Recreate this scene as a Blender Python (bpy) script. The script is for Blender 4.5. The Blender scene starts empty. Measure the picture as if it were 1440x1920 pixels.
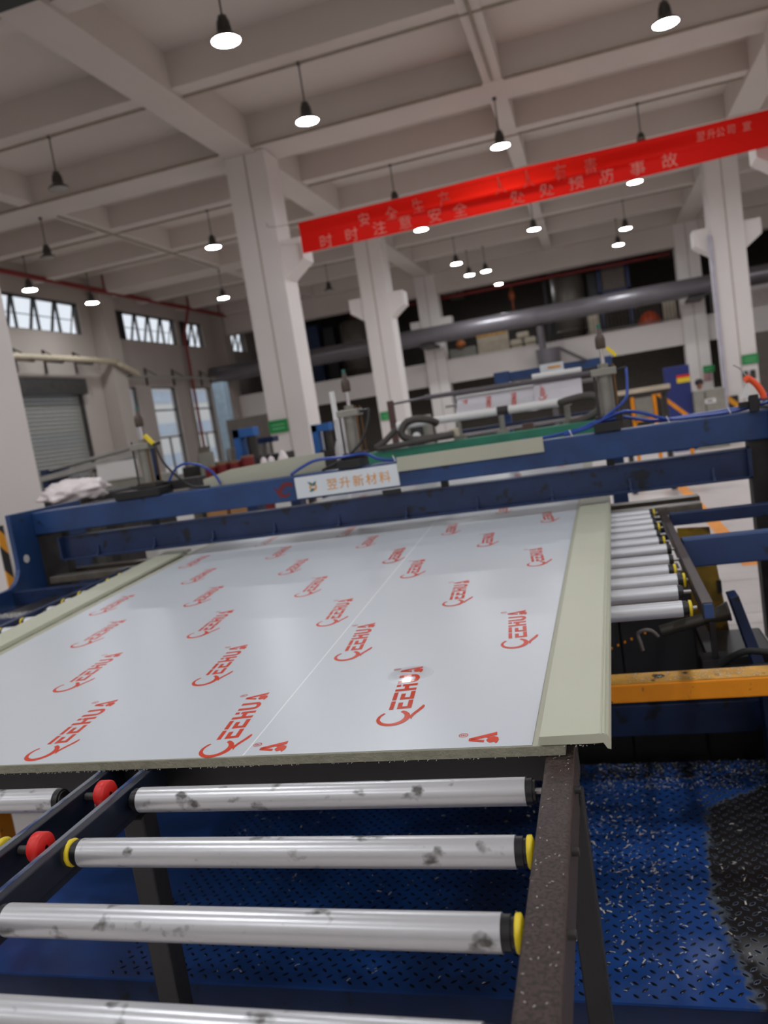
import bpy, bmesh, math, random
from mathutils import Vector, Matrix, Quaternion
random.seed(7)
SC = bpy.context.scene
COL = SC.collection

# ---------------------------------------------------------------- camera, world, exposure
cd = bpy.data.cameras.new('camera')
cd.sensor_fit = 'VERTICAL'; cd.sensor_height = 36.0; cd.lens = 27.75
cd.clip_start = 0.02; cd.clip_end = 300
cd.dof.use_dof = True; cd.dof.focus_distance = 1.55; cd.dof.aperture_fstop = 3.6
cam = bpy.data.objects.new('camera', cd); COL.objects.link(cam)
_p, _r, _y = math.radians(6.411), math.radians(-8.88), math.radians(-15.88)
_f = Vector((math.sin(_y)*math.cos(_p), math.cos(_y)*math.cos(_p), -math.sin(_p)))
_rt = Vector((math.cos(_y), -math.sin(_y), 0)); _up = _rt.cross(_f)
_R = math.cos(_r)*_rt + math.sin(_r)*_up; _U = -math.sin(_r)*_rt + math.cos(_r)*_up
cam.matrix_world = Matrix(((_R.x, _U.x, -_f.x, 0), (_R.y, _U.y, -_f.y, 0), (_R.z, _U.z, -_f.z, 1.65), (0, 0, 0, 1)))
SC.camera = cam
SC.view_settings.view_transform = 'Standard'; SC.view_settings.look = 'None'
SC.view_settings.gamma = 1.0; SC.view_settings.use_curve_mapping = False
SC.view_settings.exposure = 0.0
LAMP = 205.0                                  # radiance of a lamp's diffuser
W = bpy.data.worlds.new('overcast_sky'); SC.world = W; W.use_nodes = True
_bg = W.node_tree.nodes['Background']; _bg.inputs[0].default_value = (0.86, 0.92, 1.0, 1); _bg.inputs[1].default_value = 1.0
SC.cycles.max_bounces = 8; SC.cycles.diffuse_bounces = 5; SC.cycles.glossy_bounces = 4
SC.cycles.transparent_max_bounces = 8
SC.cycles.sample_clamp_indirect = 6.0; SC.cycles.caustics_reflective = False; SC.cycles.caustics_refractive = False

# ---------------------------------------------------------------- materials
def s2l(c):
    return tuple(((v/255)/12.92 if v/255 <= .04045 else ((v/255+.055)/1.055)**2.4) for v in c)
def M(name, rgb, rough=.55, metal=0.0, var=.12, scale=6.0, bump=0.0, bscale=40.0, spot=None, spotscale=14, spotlo=.62, spec=.5, stretch=None, coat=0.0, spotw=.06):
    m = bpy.data.materials.new(name); m.use_nodes = True
    nt = m.node_tree; b = nt.nodes['Principled BSDF']
    b.inputs['Roughness'].default_value = rough; b.inputs['Metallic'].default_value = metal
    b.inputs['Specular IOR Level'].default_value = spec
    if coat: b.inputs['Coat Weight'].default_value = coat; b.inputs['Coat Roughness'].default_value = .17; b.inputs['Coat IOR'].default_value = 1.25
    c = s2l(rgb)
    tc = nt.nodes.new('ShaderNodeTexCoord'); vec = tc.outputs['Object']
    if stretch:
        mp = nt.nodes.new('ShaderNodeMapping'); mp.inputs['Scale'].default_value = stretch
        nt.links.new(vec, mp.inputs['Vector']); vec = mp.outputs['Vector']
    nz = nt.nodes.new('ShaderNodeTexNoise'); nz.inputs['Scale'].default_value = scale; nz.inputs['Detail'].default_value = 5
    nt.links.new(vec, nz.inputs['Vector'])
    rp = nt.nodes.new('ShaderNodeValToRGB')
    rp.color_ramp.elements[0].position = .3; rp.color_ramp.elements[1].position = .7
    rp.color_ramp.elements[0].color = tuple(v*(1-var) for v in c)+(1,)
    rp.color_ramp.elements[1].color = tuple(min(1, v*(1+var)) for v in c)+(1,)
    nt.links.new(nz.outputs['Fac'], rp.inputs['Fac']); out = rp.outputs['Color']
    if spot:
        n2 = nt.nodes.new('ShaderNodeTexNoise'); n2.inputs['Scale'].default_value = spotscale; n2.inputs['Detail'].default_value = 3
        nt.links.new(vec, n2.inputs['Vector'])
        r2 = nt.nodes.new('ShaderNodeValToRGB'); r2.color_ramp.elements[0].position = spotlo; r2.color_ramp.elements[1].position = spotlo+spotw
        nt.links.new(n2.outputs['Fac'], r2.inputs['Fac'])
        mx = nt.nodes.new('ShaderNodeMix'); mx.data_type = 'RGBA'
        nt.links.new(r2.outputs['Color'], mx.inputs['Factor']); nt.links.new(out, mx.inputs['A'])
        mx.inputs['B'].default_value = s2l(spot)+(1,); out = mx.outputs['Result']
    nt.links.new(out, b.inputs['Base Color'])
    if bump:
        n3 = nt.nodes.new('ShaderNodeTexNoise'); n3.inputs['Scale'].default_value = bscale; n3.inputs['Detail'].default_value = 4
        nt.links.new(vec, n3.inputs['Vector'])
        bp = nt.nodes.new('ShaderNodeBump'); bp.inputs['Strength'].default_value = bump; bp.inputs['Distance'].default_value = .01
        nt.links.new(n3.outputs['Fac'], bp.inputs['Height']); nt.links.new(bp.outputs['Normal'], b.inputs['Normal'])
    return m
def emit(name, rgb, strength):
    m = bpy.data.materials.new(name); m.use_nodes = True; nt = m.node_tree
    b = nt.nodes['Principled BSDF']; b.inputs['Base Color'].default_value = s2l(rgb)+(1,)
    b.inputs['Emission Color'].default_value = s2l(rgb)+(1,); b.inputs['Emission Strength'].default_value = strength
    return m
def clear(name, rgb, tr=.85, rough=.05):
    m = bpy.data.materials.new(name); m.use_nodes = True; nt = m.node_tree
    b = nt.nodes['Principled BSDF']; b.inputs['Base Color'].default_value = s2l(rgb)+(1,); b.inputs['Roughness'].default_value = rough
    t = nt.nodes.new('ShaderNodeBsdfTransparent'); mx = nt.nodes.new('ShaderNodeMixShader'); mx.inputs[0].default_value = 1-tr
    nt.links.new(t.outputs[0], mx.inputs[1]); nt.links.new(b.outputs[0], mx.inputs[2])
    nt.links.new(mx.outputs[0], nt.nodes['Material Output'].inputs[0]); return m

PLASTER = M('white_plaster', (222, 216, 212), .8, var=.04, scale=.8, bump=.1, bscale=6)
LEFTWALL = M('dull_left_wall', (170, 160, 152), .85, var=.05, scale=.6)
CEIL = M('ceiling_plaster', (204, 195, 187), .85, var=.05, scale=.5)
SEAM = M('plaster_seam', (176, 166, 156), .85, var=.08)
FLOOR = M('pale_epoxy_floor', (208, 200, 197), .35, var=.05, scale=1.2, spot=(186, 176, 170), spotscale=.9, spotlo=.6)
BLUE = M('blue_machine_paint', (34, 63, 110), .38, var=.22, scale=5, bump=.05, spot=(30, 42, 62), spotscale=9, spotlo=.66)
DKBLUE = M('dark_blue_paint', (26, 44, 80), .42, var=.25, scale=6, spot=(20, 26, 38), spotscale=11, spotlo=.6)
BRIGHTBLUE = M('bright_blue_paint', (42, 98, 168), .45)
BLACKBLUE = M('oily_black_blue_paint', (22, 28, 42), .3, var=.35, scale=12, spot=(64, 92, 140), spotscale=16, spotlo=.68, stretch=(1, .25, 1))
BLACK = M('black_paint', (24, 24, 26), .45, var=.3)
RUBBER = M('black_rubber', (26, 26, 27), .6, var=.2)
DARK = M('dark_grimy_steel', (48, 45, 43), .5, var=.35, scale=9)
STEEL = M('steel', (170, 168, 166), .35, .85, var=.1)
CHROME = M('chrome', (215, 215, 218), .12, 1.0, var=.03)
ALU = M('worn_aluminium_tube', (202, 203, 206), .32, .55, var=.05, scale=4, spot=(96, 95, 92), spotscale=26, spotlo=.60, spotw=.11, stretch=(.8, 1, 1), bump=.02)
ALUCLEAN = M('clean_aluminium_tube', (206, 208, 212), .34, .45, var=.04, scale=4)
CAP = M('black_plastic_cap', (20, 20, 22), .35, var=.2)
YELLOW = M('yellow_plastic', (226, 200, 38), .4, var=.08, spot=(120, 100, 20), spotscale=40, spotlo=.66)
RED = M('red_plastic', (214, 38, 34), .4, var=.08)
BROWN = M('brown_worn_paint', (66, 53, 51), .42, var=.2, scale=60, spot=(44, 38, 34), spotscale=170, spotlo=.5, bump=.06, bscale=220, spec=.35)
BEIGE = M('beige_foam_board', (176, 176, 158), .5, var=.03, scale=5)
BEIGEEDGE = M('sawn_board_edge', (146, 144, 126), .75, var=.12, scale=40, bump=.3, bscale=200)
MOULD = M('beige_moulding', (188, 190, 170), .42, var=.02, scale=3)
FILM = M('white_protective_film', (199, 205, 211), .31, var=.012, scale=2, spec=.5)
FILMGLOSS = M('highlight_bump_film', (199, 205, 211), .13, var=.012, scale=2, spec=.5)
INKGLOSS = M('glossy_ink', (206, 62, 34), .13, spec=.5)
FILMEDGE = M('film_edge_highlight', (236, 238, 240), .3, var=.02)  # edge highlight put into the colour, paler than the film
INK = M('orange_red_ink', (206, 62, 34), .34, var=.06, spec=.2)
INKFADE = M('pale_red_ink', (206, 88, 84), .4, var=.05)
GREYSTEEL = M('grey_scale_steel', (112, 106, 98), .4, .5, var=.25, scale=10)
GREYCYL = M('grey_cylinder_body', (142, 140, 132), .4, .35, var=.15)
ORANGE = M('orange_plastic', (236, 84, 36), .4)
BANNER = M('red_banner_cloth', (186, 12, 10), .6, var=.05, scale=2, spec=.12)
def cloth_light(m):
    nt = m.node_tree; b = nt.nodes['Principled BSDF']; t = nt.nodes.new('ShaderNodeBsdfTranslucent'); t.inputs['Color'].default_value = s2l((240, 40, 26))+(1,)
    mx = nt.nodes.new('ShaderNodeMixShader'); mx.inputs[0].default_value = .4
    nt.links.new(b.outputs[0], mx.inputs[1]); nt.links.new(t.outputs[0], mx.inputs[2]); nt.links.new(mx.outputs[0], nt.nodes['Material Output'].inputs[0])
cloth_light(BANNER)
PINKPRINT = M('faded_white_print', (204, 122, 112), .6, spec=.1)
WHITE = M('white_paint', (226, 226, 224), .5, var=.03)
SIGNWHITE = M('sign_white', (214, 220, 224), .45, var=.03)
GOLD = M('sign_gold_ink', (222, 150, 40), .5)
TEAL = M('sign_teal_ink', (40, 110, 112), .5)
AMBER = M('amber_machine_paint', (250, 152, 0), .42, var=.1, scale=8, spot=(70, 52, 20), spotscale=18, spotlo=.66)
AMBERTOP = M('worn_amber_paint', (212, 158, 66), .5, var=.3, scale=14, spot=(60, 44, 26), spotscale=16, spotlo=.6)
OILY = M('oily_yellow_paint', (132, 104, 20), .3, var=.45, scale=10, spot=(64, 40, 12), spotscale=9, spotlo=.55)
GREENSIGN = M('green_sign', (24, 134, 66), .5)
GREEN = M('green_paint', (46, 120, 96), .45, var=.15)
SHUTTER = M('grey_shutter', (128, 128, 122), .5, var=.06)
REDPIPE = M('red_pipe_paint', (120, 28, 26), .45)
GREYPIPE = M('grey_duct', (104, 100, 104), .32, .35, var=.08, scale=2)
GREY = M('grey_cabinet_paint', (142, 140, 130), .5)
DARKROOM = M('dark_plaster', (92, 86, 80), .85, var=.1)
WINFRAME = M('dark_window_frame', (30, 33, 36), .4)
GLASS = clear('window_glass', (220, 230, 240), .9)
PLASTICBAG = M('crumpled_white_plastic', (232, 222, 222), .35, var=.06, bump=.4, bscale=12)
WORN = M('worn_bright_paint', (128, 134, 146), .25, .3, var=.2, scale=14, spot=(40, 66, 116), spotscale=22, spotlo=.5, stretch=(1, .3, 1))
BRONZE = M('bronze_rod', (112, 84, 54), .4, .5)
LUG = M('bare_dark_lug', (40, 44, 52), .22, .7, var=.3)
RING = M('worn_lug_ring', (96, 106, 124), .4)
HOSEBLUE = M('blue_air_hose', (34, 66, 150), .28, var=.1)
CORR = M('corrugated_grey_hose', (66, 62, 58), .55)
SHAVE = M('pvc_shavings', (206, 204, 196), .6)
CONDUIT = M('conduit', (150, 140, 124), .6)
LAMPBODY = M('lamp_housing', (74, 72, 70), .4, .3)
LIT = emit('lit_diffuser', (246, 250, 255), LAMP)
UNLIT = M('unlit_diffuser', (150, 148, 142), .4)
FACADE = M('pale_facade', (216, 214, 208), .8, var=.05)
FACADEBLUE = M('blue_grey_facade', (176, 188, 202), .7)
SKIN = M('skin', (196, 150, 126), .6); HAIR = M('dark_hair', (34, 28, 26), .6); CLOTH = M('grey_work_jacket', (120, 122, 130), .8)
CREAM = M('cream_sacks', (196, 184, 164), .75, var=.12, scale=5)
TAN = M('tan_cardboard', (168, 124, 82), .8, var=.15)
REDDRUM = M('red_drum', (124, 30, 32), .45)

OX, OY = -.4, -2.7            # the platform's own origin, for its object coordinates
def plate_material():
    m = bpy.data.materials.new('blue_diamond_plate'); m.use_nodes = True; nt = m.node_tree; b = nt.nodes['Principled BSDF']
    tc = nt.nodes.new('ShaderNodeTexCoord'); sx = nt.nodes.new('ShaderNodeSeparateXYZ'); nt.links.new(tc.outputs['Object'], sx.inputs[0])
    nz = nt.nodes.new('ShaderNodeTexNoise'); nz.inputs['Scale'].default_value = 26; nz.inputs['Detail'].default_value = 1
    nt.links.new(tc.outputs['Object'], nz.inputs['Vector'])
    def math_(op, a, bb):
        n = nt.nodes.new('ShaderNodeMath'); n.operation = op
        for i, v in enumerate((a, bb)):
            if isinstance(v, (int, float)): n.inputs[i].default_value = v
            else: nt.links.new(v, n.inputs[i])
        return n.outputs[0]
    e = math_('ADD', sx.outputs['X'], math_('MULTIPLY', math_('SUBTRACT', nz.outputs['Fac'], .5), .09))
    e = math_('SUBTRACT', e, math_('MULTIPLY', math_('ABSOLUTE', math_('SUBTRACT', sx.outputs['Y'], 2.5+OY), 0), .1))
    e = math_('SUBTRACT', e, math_('MULTIPLY', math_('MAXIMUM', math_('SUBTRACT', sx.outputs['Y'], 3.05+OY), 0), 1.2))
    e = math_('ADD', e, OX)
    rp = nt.nodes.new('ShaderNodeValToRGB'); cr = rp.color_ramp
    cr.elements[0].position = .155; cr.elements[0].color = s2l((36, 82, 158))+(1,)
    cr.elements[1].position = .20; cr.elements[1].color = s2l((34, 32, 32))+(1,)
    x = cr.elements.new(.172); x.color = s2l((96, 108, 122))+(1,)
    x = cr.elements.new(.186); x.color = s2l((44, 44, 46))+(1,)
    nt.links.new(e, rp.inputs[0])
    n2 = nt.nodes.new('ShaderNodeTexNoise'); n2.inputs['Scale'].default_value = 5; n2.inputs['Detail'].default_value = 6
    nt.links.new(tc.outputs['Object'], n2.inputs['Vector'])
    r2 = nt.nodes.new('ShaderNodeValToRGB'); r2.color_ramp.elements[0].position = .35; r2.color_ramp.elements[1].position = .7
    r2.color_ramp.elements[0].color = (.55, .55, .55, 1)
    nt.links.new(n2.outputs['Fac'], r2.inputs[0])
    mx = nt.nodes.new('ShaderNodeMix'); mx.data_type = 'RGBA'; mx.blend_type = 'MULTIPLY'; mx.inputs['Factor'].default_value = 1
    nt.links.new(rp.outputs[0], mx.inputs['A']); nt.links.new(r2.outputs[0], mx.inputs['B'])
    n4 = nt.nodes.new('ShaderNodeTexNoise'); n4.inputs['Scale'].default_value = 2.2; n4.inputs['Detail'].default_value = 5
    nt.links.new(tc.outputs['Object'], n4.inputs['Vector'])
    g = math_('ABSOLUTE', math_('SUBTRACT', sx.outputs['X'], -.55-OX), 0)          # darker band below the rollers, its edges broken by noise
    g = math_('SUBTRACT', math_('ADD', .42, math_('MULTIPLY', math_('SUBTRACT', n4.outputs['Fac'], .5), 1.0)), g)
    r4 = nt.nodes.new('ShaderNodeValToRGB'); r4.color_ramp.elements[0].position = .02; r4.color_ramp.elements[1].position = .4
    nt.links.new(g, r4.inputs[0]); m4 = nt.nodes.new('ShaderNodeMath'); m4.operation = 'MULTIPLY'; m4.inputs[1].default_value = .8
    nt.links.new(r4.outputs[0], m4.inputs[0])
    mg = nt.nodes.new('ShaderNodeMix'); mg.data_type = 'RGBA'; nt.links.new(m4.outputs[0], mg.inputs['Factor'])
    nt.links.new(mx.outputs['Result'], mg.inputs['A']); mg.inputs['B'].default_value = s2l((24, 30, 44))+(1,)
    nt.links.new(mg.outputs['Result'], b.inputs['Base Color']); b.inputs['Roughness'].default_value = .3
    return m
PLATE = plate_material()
def hazard_material():
    m = bpy.data.materials.new('hazard_stripes'); m.use_nodes = True; nt = m.node_tree; b = nt.nodes['Principled BSDF']
    tc = nt.nodes.new('ShaderNodeTexCoord'); mp = nt.nodes.new('ShaderNodeMapping')
    wv = nt.nodes.new('ShaderNodeTexWave'); wv.wave_type = 'BANDS'; wv.bands_direction = 'DIAGONAL'; wv.inputs['Scale'].default_value = 1.6
    nt.links.new(tc.outputs['Object'], wv.inputs['Vector'])
    rp = nt.nodes.new('ShaderNodeValToRGB'); rp.color_ramp.interpolation = 'CONSTANT'
    rp.color_ramp.elements[0].color = s2l((22, 22, 22))+(1,); rp.color_ramp.elements[1].position = .6; rp.color_ramp.elements[1].color = s2l((224, 150, 22))+(1,)
    nt.links.new(wv.outputs['Fac'], rp.inputs[0]); nt.links.new(rp.outputs[0], b.inputs['Base Color']); b.inputs['Roughness'].default_value = .5
    return m
HAZARD = hazard_material()

# ---------------------------------------------------------------- mesh helpers
OFF = {}
class MB:
    def __init__(s): s.v = []; s.f = []; s.sm = []; s.mi = []; s.cur = 0; s.pid = []; s.p = 0
    def add(s, vs, fs, smooth=False):
        n = len(s.v); s.v += [tuple(v) for v in vs]
        for f in fs: s.f.append(tuple(i+n for i in f)); s.sm.append(smooth); s.mi.append(s.cur); s.pid.append(s.p)
        return s
    def box(s, x0, x1, y0, y1, z0, z1):
        s.p += 1
        return s.add([(x0,y0,z0),(x1,y0,z0),(x1,y1,z0),(x0,y1,z0),(x0,y0,z1),(x1,y0,z1),(x1,y1,z1),(x0,y1,z1)],
                     [(3,2,1,0),(4,5,6,7),(0,1,5,4),(1,2,6,5),(2,3,7,6),(3,0,4,7)])
    def bar(s, a, b, w, h, up=(0, 0, 1)):
        s.p += 1
        a, b, up = Vector(a), Vector(b), Vector(up); d = (b-a).normalized()
        sd = d.cross(up)
        if sd.length < 1e-4: sd = d.cross(Vector((0, 1, 0)))
        sd.normalize(); u = sd.cross(d); sd *= w/2; u *= h/2
        vs = [p+i*sd+j*u for p in (a, b) for i, j in ((-1,-1),(1,-1),(1,1),(-1,1))]
        return s.add(vs, [(0,1,2,3),(7,6,5,4),(0,4,5,1),(1,5,6,2),(2,6,7,3),(3,7,4,0)])
    def cyl(s, a, b, r, r2=None, n=16, caps=True):
        s.p += 1
        a, b = Vector(a), Vector(b); d = (b-a).normalized(); r2 = r if r2 is None else r2
        x = d.orthogonal().normalized(); y = d.cross(x)
        vs = []
        for p, q in ((a, r), (b, r2)):
            vs += [p+q*(math.cos(2*math.pi*i/n)*x+math.sin(2*math.pi*i/n)*y) for i in range(n)]
        s.add(vs, [(i, (i+1) % n, n+(i+1) % n, n+i) for i in range(n)], True)
        if caps: s.add(vs, [tuple(range(n-1, -1, -1)), tuple(range(n, 2*n))])
        return s
    def lathe(s, c, prof, n=20, axis='Z'):
        s.p += 1
        c = Vector(c); vs = []
        for r, h in prof:
            for i in range(n):
                t = 2*math.pi*i/n; o = (r*math.cos(t), r*math.sin(t), h)
                if axis == 'X': o = (h, r*math.cos(t), r*math.sin(t))
                if axis == 'Y': o = (r*math.cos(t), h, r*math.sin(t))
                vs.append(c+Vector(o))
        k = len(prof)
        fs = [(j*n+i, j*n+(i+1) % n, (j+1)*n+(i+1) % n, (j+1)*n+i) for j in range(k-1) for i in range(n)]
        if axis == 'Y': fs = [f[::-1] for f in fs]
        return s.add(vs, fs, True)
    def tube(s, pts, r, n=8, sub=5):
        s.p += 1
        P = [Vector(p) for p in pts]
        if sub > 1 and len(P) > 2:
            Q = []
            for i in range(len(P)-1):
                p0, p1, p2, p3 = P[max(i-1, 0)], P[i], P[i+1], P[min(i+2, len(P)-1)]
                for k in range(sub):
                    t = k/sub
                    Q.append(.5*((2*p1)+(p2-p0)*t+(2*p0-5*p1+4*p2-p3)*t*t+(3*p1-p0-3*p2+p3)*t**3))
            Q.append(P[-1]); P = Q
        vs = []; x = None
        for i, p in enumerate(P):
            d = (P[min(i+1, len(P)-1)]-P[max(i-1, 0)]).normalized()
            x = d.orthogonal().normalized() if x is None else (x-d*x.dot(d)).normalized()
            y = d.cross(x)
            vs += [p+r*(math.cos(2*math.pi*k/n)*x+math.sin(2*math.pi*k/n)*y) for k in range(n)]
        m = len(P)
        s.add(vs, [(j*n+i, j*n+(i+1) % n, (j+1)*n+(i+1) % n, (j+1)*n+i) for j in range(m-1) for i in range(n)], True)
        return s.add(vs, [tuple(range(n-1, -1, -1)), tuple(range((m-1)*n, m*n))])
    def prism(s, poly, axis, a, b):
        s.p += 1
        def p(u, v, w): return {'X': (w, u, v), 'Y': (u, w, v), 'Z': (u, v, w)}[axis]
        n = len(poly); vs = [p(u, v, a) for u, v in poly]+[p(u, v, b) for u, v in poly]
        return s.add(vs, [tuple(range(n-1, -1, -1)), tuple(range(n, 2*n))]+[(i, (i+1) % n, n+(i+1) % n, n+i) for i in range(n)])
    def mesh(s, name, mats, off=Vector((0, 0, 0))):
        me = bpy.data.meshes.new(name)
        me.from_pydata([(v[0]-off.x, v[1]-off.y, v[2]-off.z) for v in s.v], [], s.f)
        me.polygons.foreach_set('use_smooth', s.sm); me.polygons.foreach_set('material_index', s.mi)
        for m in (mats if isinstance(mats, (list, tuple)) else [mats]): me.materials.append(m)
        bm = bmesh.new(); bm.from_mesh(me); bmesh.ops.recalc_face_normals(bm, faces=bm.faces); bm.to_mesh(me); bm.free()
        me.update(); return me
    def build(s, name, mats, parent=None, bevel=0.0, label=None):
        off = OFF.get(parent.as_pointer(), Vector((0, 0, 0))) if parent else Vector((0, 0, 0))
        o = bpy.data.objects.new(name, s.mesh(name, mats, off)); COL.objects.link(o)
        if parent: o.parent = parent; OFF[o.as_pointer()] = off
        if bevel:
            md = o.modifiers.new('bevel', 'BEVEL'); md.width = bevel; md.segments = 2; md.limit_method = 'ANGLE'; md.harden_normals = False
        if label: o['label'] = label
        return o
def _split(s, name, mats, parent=None, bevel=0.0):
    out = []
    for q in sorted(set(s.pid)):
        m = MB(); idx = [i for i, k in enumerate(s.pid) if k == q]; mp = {}
        for i in idx:
            for v in s.f[i]:
                if v not in mp: mp[v] = len(m.v); m.v.append(s.v[v])
            m.f.append(tuple(mp[v] for v in s.f[i])); m.sm.append(s.sm[i]); m.mi.append(0); m.pid.append(0)
        out.append(m.build(name, mats, parent, bevel))
    return out
MB.split = _split
def table(name, label, cat, x0, x1, y0, y1, z0, z1, mat, inset=.05, leg=.08):
    t = thing(name, label, cat, ((x0+x1)/2, (y0+y1)/2, FZ))
    MB().box(x0, x1, y0, y1, z0, z1).build('table_top', mat, t, .005)
    m = MB()
    for a in (x0+inset, x1-inset-leg):
        for b in (y0+inset, y1-inset-leg): m.box(a, a+leg, b, b+leg, FZ, z0)
    m.split('leg', mat, t); return t
def thing(name, label, cat, loc=(0, 0, 0), group=None):
    o = bpy.data.objects.new(name, None); o.empty_display_size = .1; COL.objects.link(o); o.location = loc
    OFF[o.as_pointer()] = Vector(loc); o['label'] = label; o['category'] = cat
    if group: o['group'] = group
    return o
def tag(o, label, cat, group=None, kind=None):
    o['label'] = label; o['category'] = cat
    if group: o['group'] = group
    if kind: o['kind'] = kind
    return o
def struct(o): o['kind'] = 'structure'; return o
def copy_tree(o, loc=None, parent=None):
    c = o.copy(); COL.objects.link(c)
    if parent: c.parent = parent
    if loc is not None: c.location = loc
    for ch in o.children: copy_tree(ch, None, c)
    return c
def wall_grid(mb, axis, a, b, u0, u1, z0, z1, holes):
    us = sorted({u0, u1, *[h[0] for h in holes], *[h[1] for h in holes]}); zs = sorted({z0, z1, *[h[2] for h in holes], *[h[3] for h in holes]})
    for i in range(len(us)-1):
        for j in range(len(zs)-1):
            cu, cz = (us[i]+us[i+1])/2, (zs[j]+zs[j+1])/2
            if any(h[0] < cu < h[1] and h[2] < cz < h[3] for h in holes): continue
            if axis == 'X': mb.box(a, b, us[i], us[i+1], zs[j], zs[j+1])
            else: mb.box(us[i], us[i+1], a, b, zs[j], zs[j+1])
    return mb
def text_mesh(body, size, extrude=0.0, bold=0.0):
    c = bpy.data.curves.new('lettering', 'FONT'); c.body = body; c.size = size; c.align_x = 'CENTER'; c.align_y = 'CENTER'; c.extrude = extrude; c.resolution_u = 3; c.offset = bold
    o = bpy.data.objects.new('lettering', c); COL.objects.link(o)
    dg = bpy.context.evaluated_depsgraph_get(); dg.update()
    me = bpy.data.meshes.new_from_object(o.evaluated_get(dg)); bpy.data.objects.remove(o); bpy.data.curves.remove(c)
    return me
def letter(body, size, pos, mat, parent, name='letter', bold=0.0, fn=None, rot=0.0):
    """one printed character standing in the XZ plane, facing -Y"""
    me = text_mesh(body, size, 0.0, bold); me.name = name; off = OFF[parent.as_pointer()]
    xs = [v.co.x for v in me.vertices]; ys = [v.co.y for v in me.vertices]
    if not xs: return None
    cx, cy = (min(xs)+max(xs))/2, (min(ys)+max(ys))/2
    for v in me.vertices:
        x, z = pos[0]+v.co.x-cx, pos[2]+v.co.y-cy
        y = pos[1] if fn is None else fn(x, z)
        v.co = Vector((x, y, z))-off
    me.materials.clear(); me.materials.append(mat)
    o = bpy.data.objects.new(name, me); COL.objects.link(o); o.parent = parent; OFF[o.as_pointer()] = off
    return o

# ================================================================ SETTING
FZ = -0.12                      # hall floor; the plate platform is z = 0
struct(MB().box(-14.65, 13.2, -6.2, 38.3, FZ-.15, FZ).build('floor', FLOOR))
struct(MB().box(-14.65, 13.2, -6.2, 38.3, 7.36, 7.55).build('ceiling', CEIL))
wins = [(16.6, 21.12, 5.6, 6.54), (22.7, 26.82, 5.6, 6.54), (27.1, 28.9, 5.6, 6.54), (30.85, 32.8, 5.6, 6.45),
        (22.1, 23.45, .9, 4.05), (24.33, 26.0, .9, 4.05), (27.12, 28.72, .9, 4.05), (17.5, 20.38, FZ, 4.2),
        ]
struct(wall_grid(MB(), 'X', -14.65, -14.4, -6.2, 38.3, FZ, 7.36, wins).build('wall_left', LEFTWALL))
struct(MB().box(13.0, 13.2, -6.2, 38.3, FZ, 7.36).build('wall_right', PLASTER))
struct(wall_grid(MB(), 'Y', -6.2, -6.0, -14.4, 13.0, FZ, 7.36, []).build('wall_front', PLASTER))
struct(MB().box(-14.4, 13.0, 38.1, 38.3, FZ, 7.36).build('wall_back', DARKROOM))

# columns with corbels; the main row at X -5.93..-5.15, the right row at X 3.26..4.04
def column(x0, x1, y0, corb, labels=True):
    m = MB(); m.box(x0, x1, y0, y0+.68, FZ, 6.83)
    for sgn in corb:
        if sgn < 0: m.prism([(x0, 5.2), (x0-.4, 5.2), (x0-.4, 4.82), (x0-.02, 4.54), (x0, 4.54)], 'Y', y0+.06, y0+.62)
        else: m.prism([(x1, 5.2), (x1, 4.54), (x1+.02, 4.54), (x1+.4, 4.82), (x1+.4, 5.2)], 'Y', y0+.06, y0+.62)
    o = struct(m.build('concrete_column', PLASTER))
    # form-work joint down the face, a thin recess line, with the conduit strip that covers it
    MB().box((x0+x1)/2-.012, (x0+x1)/2+.012, y0-.012, y0, FZ, 6.83).build('joint_strip', SEAM, o)
    return o
colA = [column(-5.95, -5.17, y, c) for y, c in ((5.75, (1,)), (14.0, (1,)), (22.0, (-1, 1)))]
colC = column(-5.98, -5.2, 30.0, (-1, 1))
colB = [column(3.26, 4.04, y, (-1, 1)) for y in (14.0, 22.0)]
column(3.26, 4.04, 30.0, ()); column(-14.1, -13.4, 38.0-.3, ())
for y in (5.7, 13.7, 21.6, 29.7):
    struct(MB().box(-14.4, -13.95, y, y+.7, FZ, 6.83).build('wall_pilaster', LEFTWALL))
# ceiling beams
for y in (3.3, 8.67, 11.33, 16.67, 19.33, 24.67, 27.33):
    struct(MB().box(-14.4, 13.0, y-.3, y, 6.86, 7.36).build('ceiling_beam', CEIL))
for y in (6.0, 14.0, 22.0, 30.0):
    struct(MB().box(-14.4, 13.0, y-.2, y+.72, 6.84, 7.36).build('ceiling_beam', CEIL))
for x0, x1 in ((-5.9, -5.32), (-1.13, -.83), (3.34, 3.95), (-10.24, -9.94), (8.0, 8.3)):
    struct(MB().box(x0, x1, -6.0, 38.1, 6.80 if x1-x0 > .4 else 6.845, 7.36).build('ceiling_beam', CEIL))
# conduits along the beams
def conduit(a, b, r=.022): struct(MB().cyl(a, b, r, n=8).build('trim_conduit', CONDUIT))
for y in (11.35, 16.69, 19.35, 24.69):
    for x0, x1 in ((-13.9, -5.95), (-5.3, 3.3)): conduit((x0, y, 6.84), (x1, y, 6.84))
for x0, x1 in ((-13.9, -5.95), (-5.3, -1.15), (-.8, 3.3)): conduit((x0, 13.77, 6.82), (x1, 13.77, 6.82))
conduit((-10.09, 14.7, 6.82), (-10.09, 22.0, 6.82)); conduit((-.98, 8.7, 6.82), (-.98, 13.7, 6.82))

tag(MB().box(-13.9, -2.6, 6.72, 7.62, 6.45, 6.8).build('overhead_duct', M('dark_green_grey_duct', (44, 48, 44), .6)), 'dark green grey duct at the very top left corner of the picture', 'duct')
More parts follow.
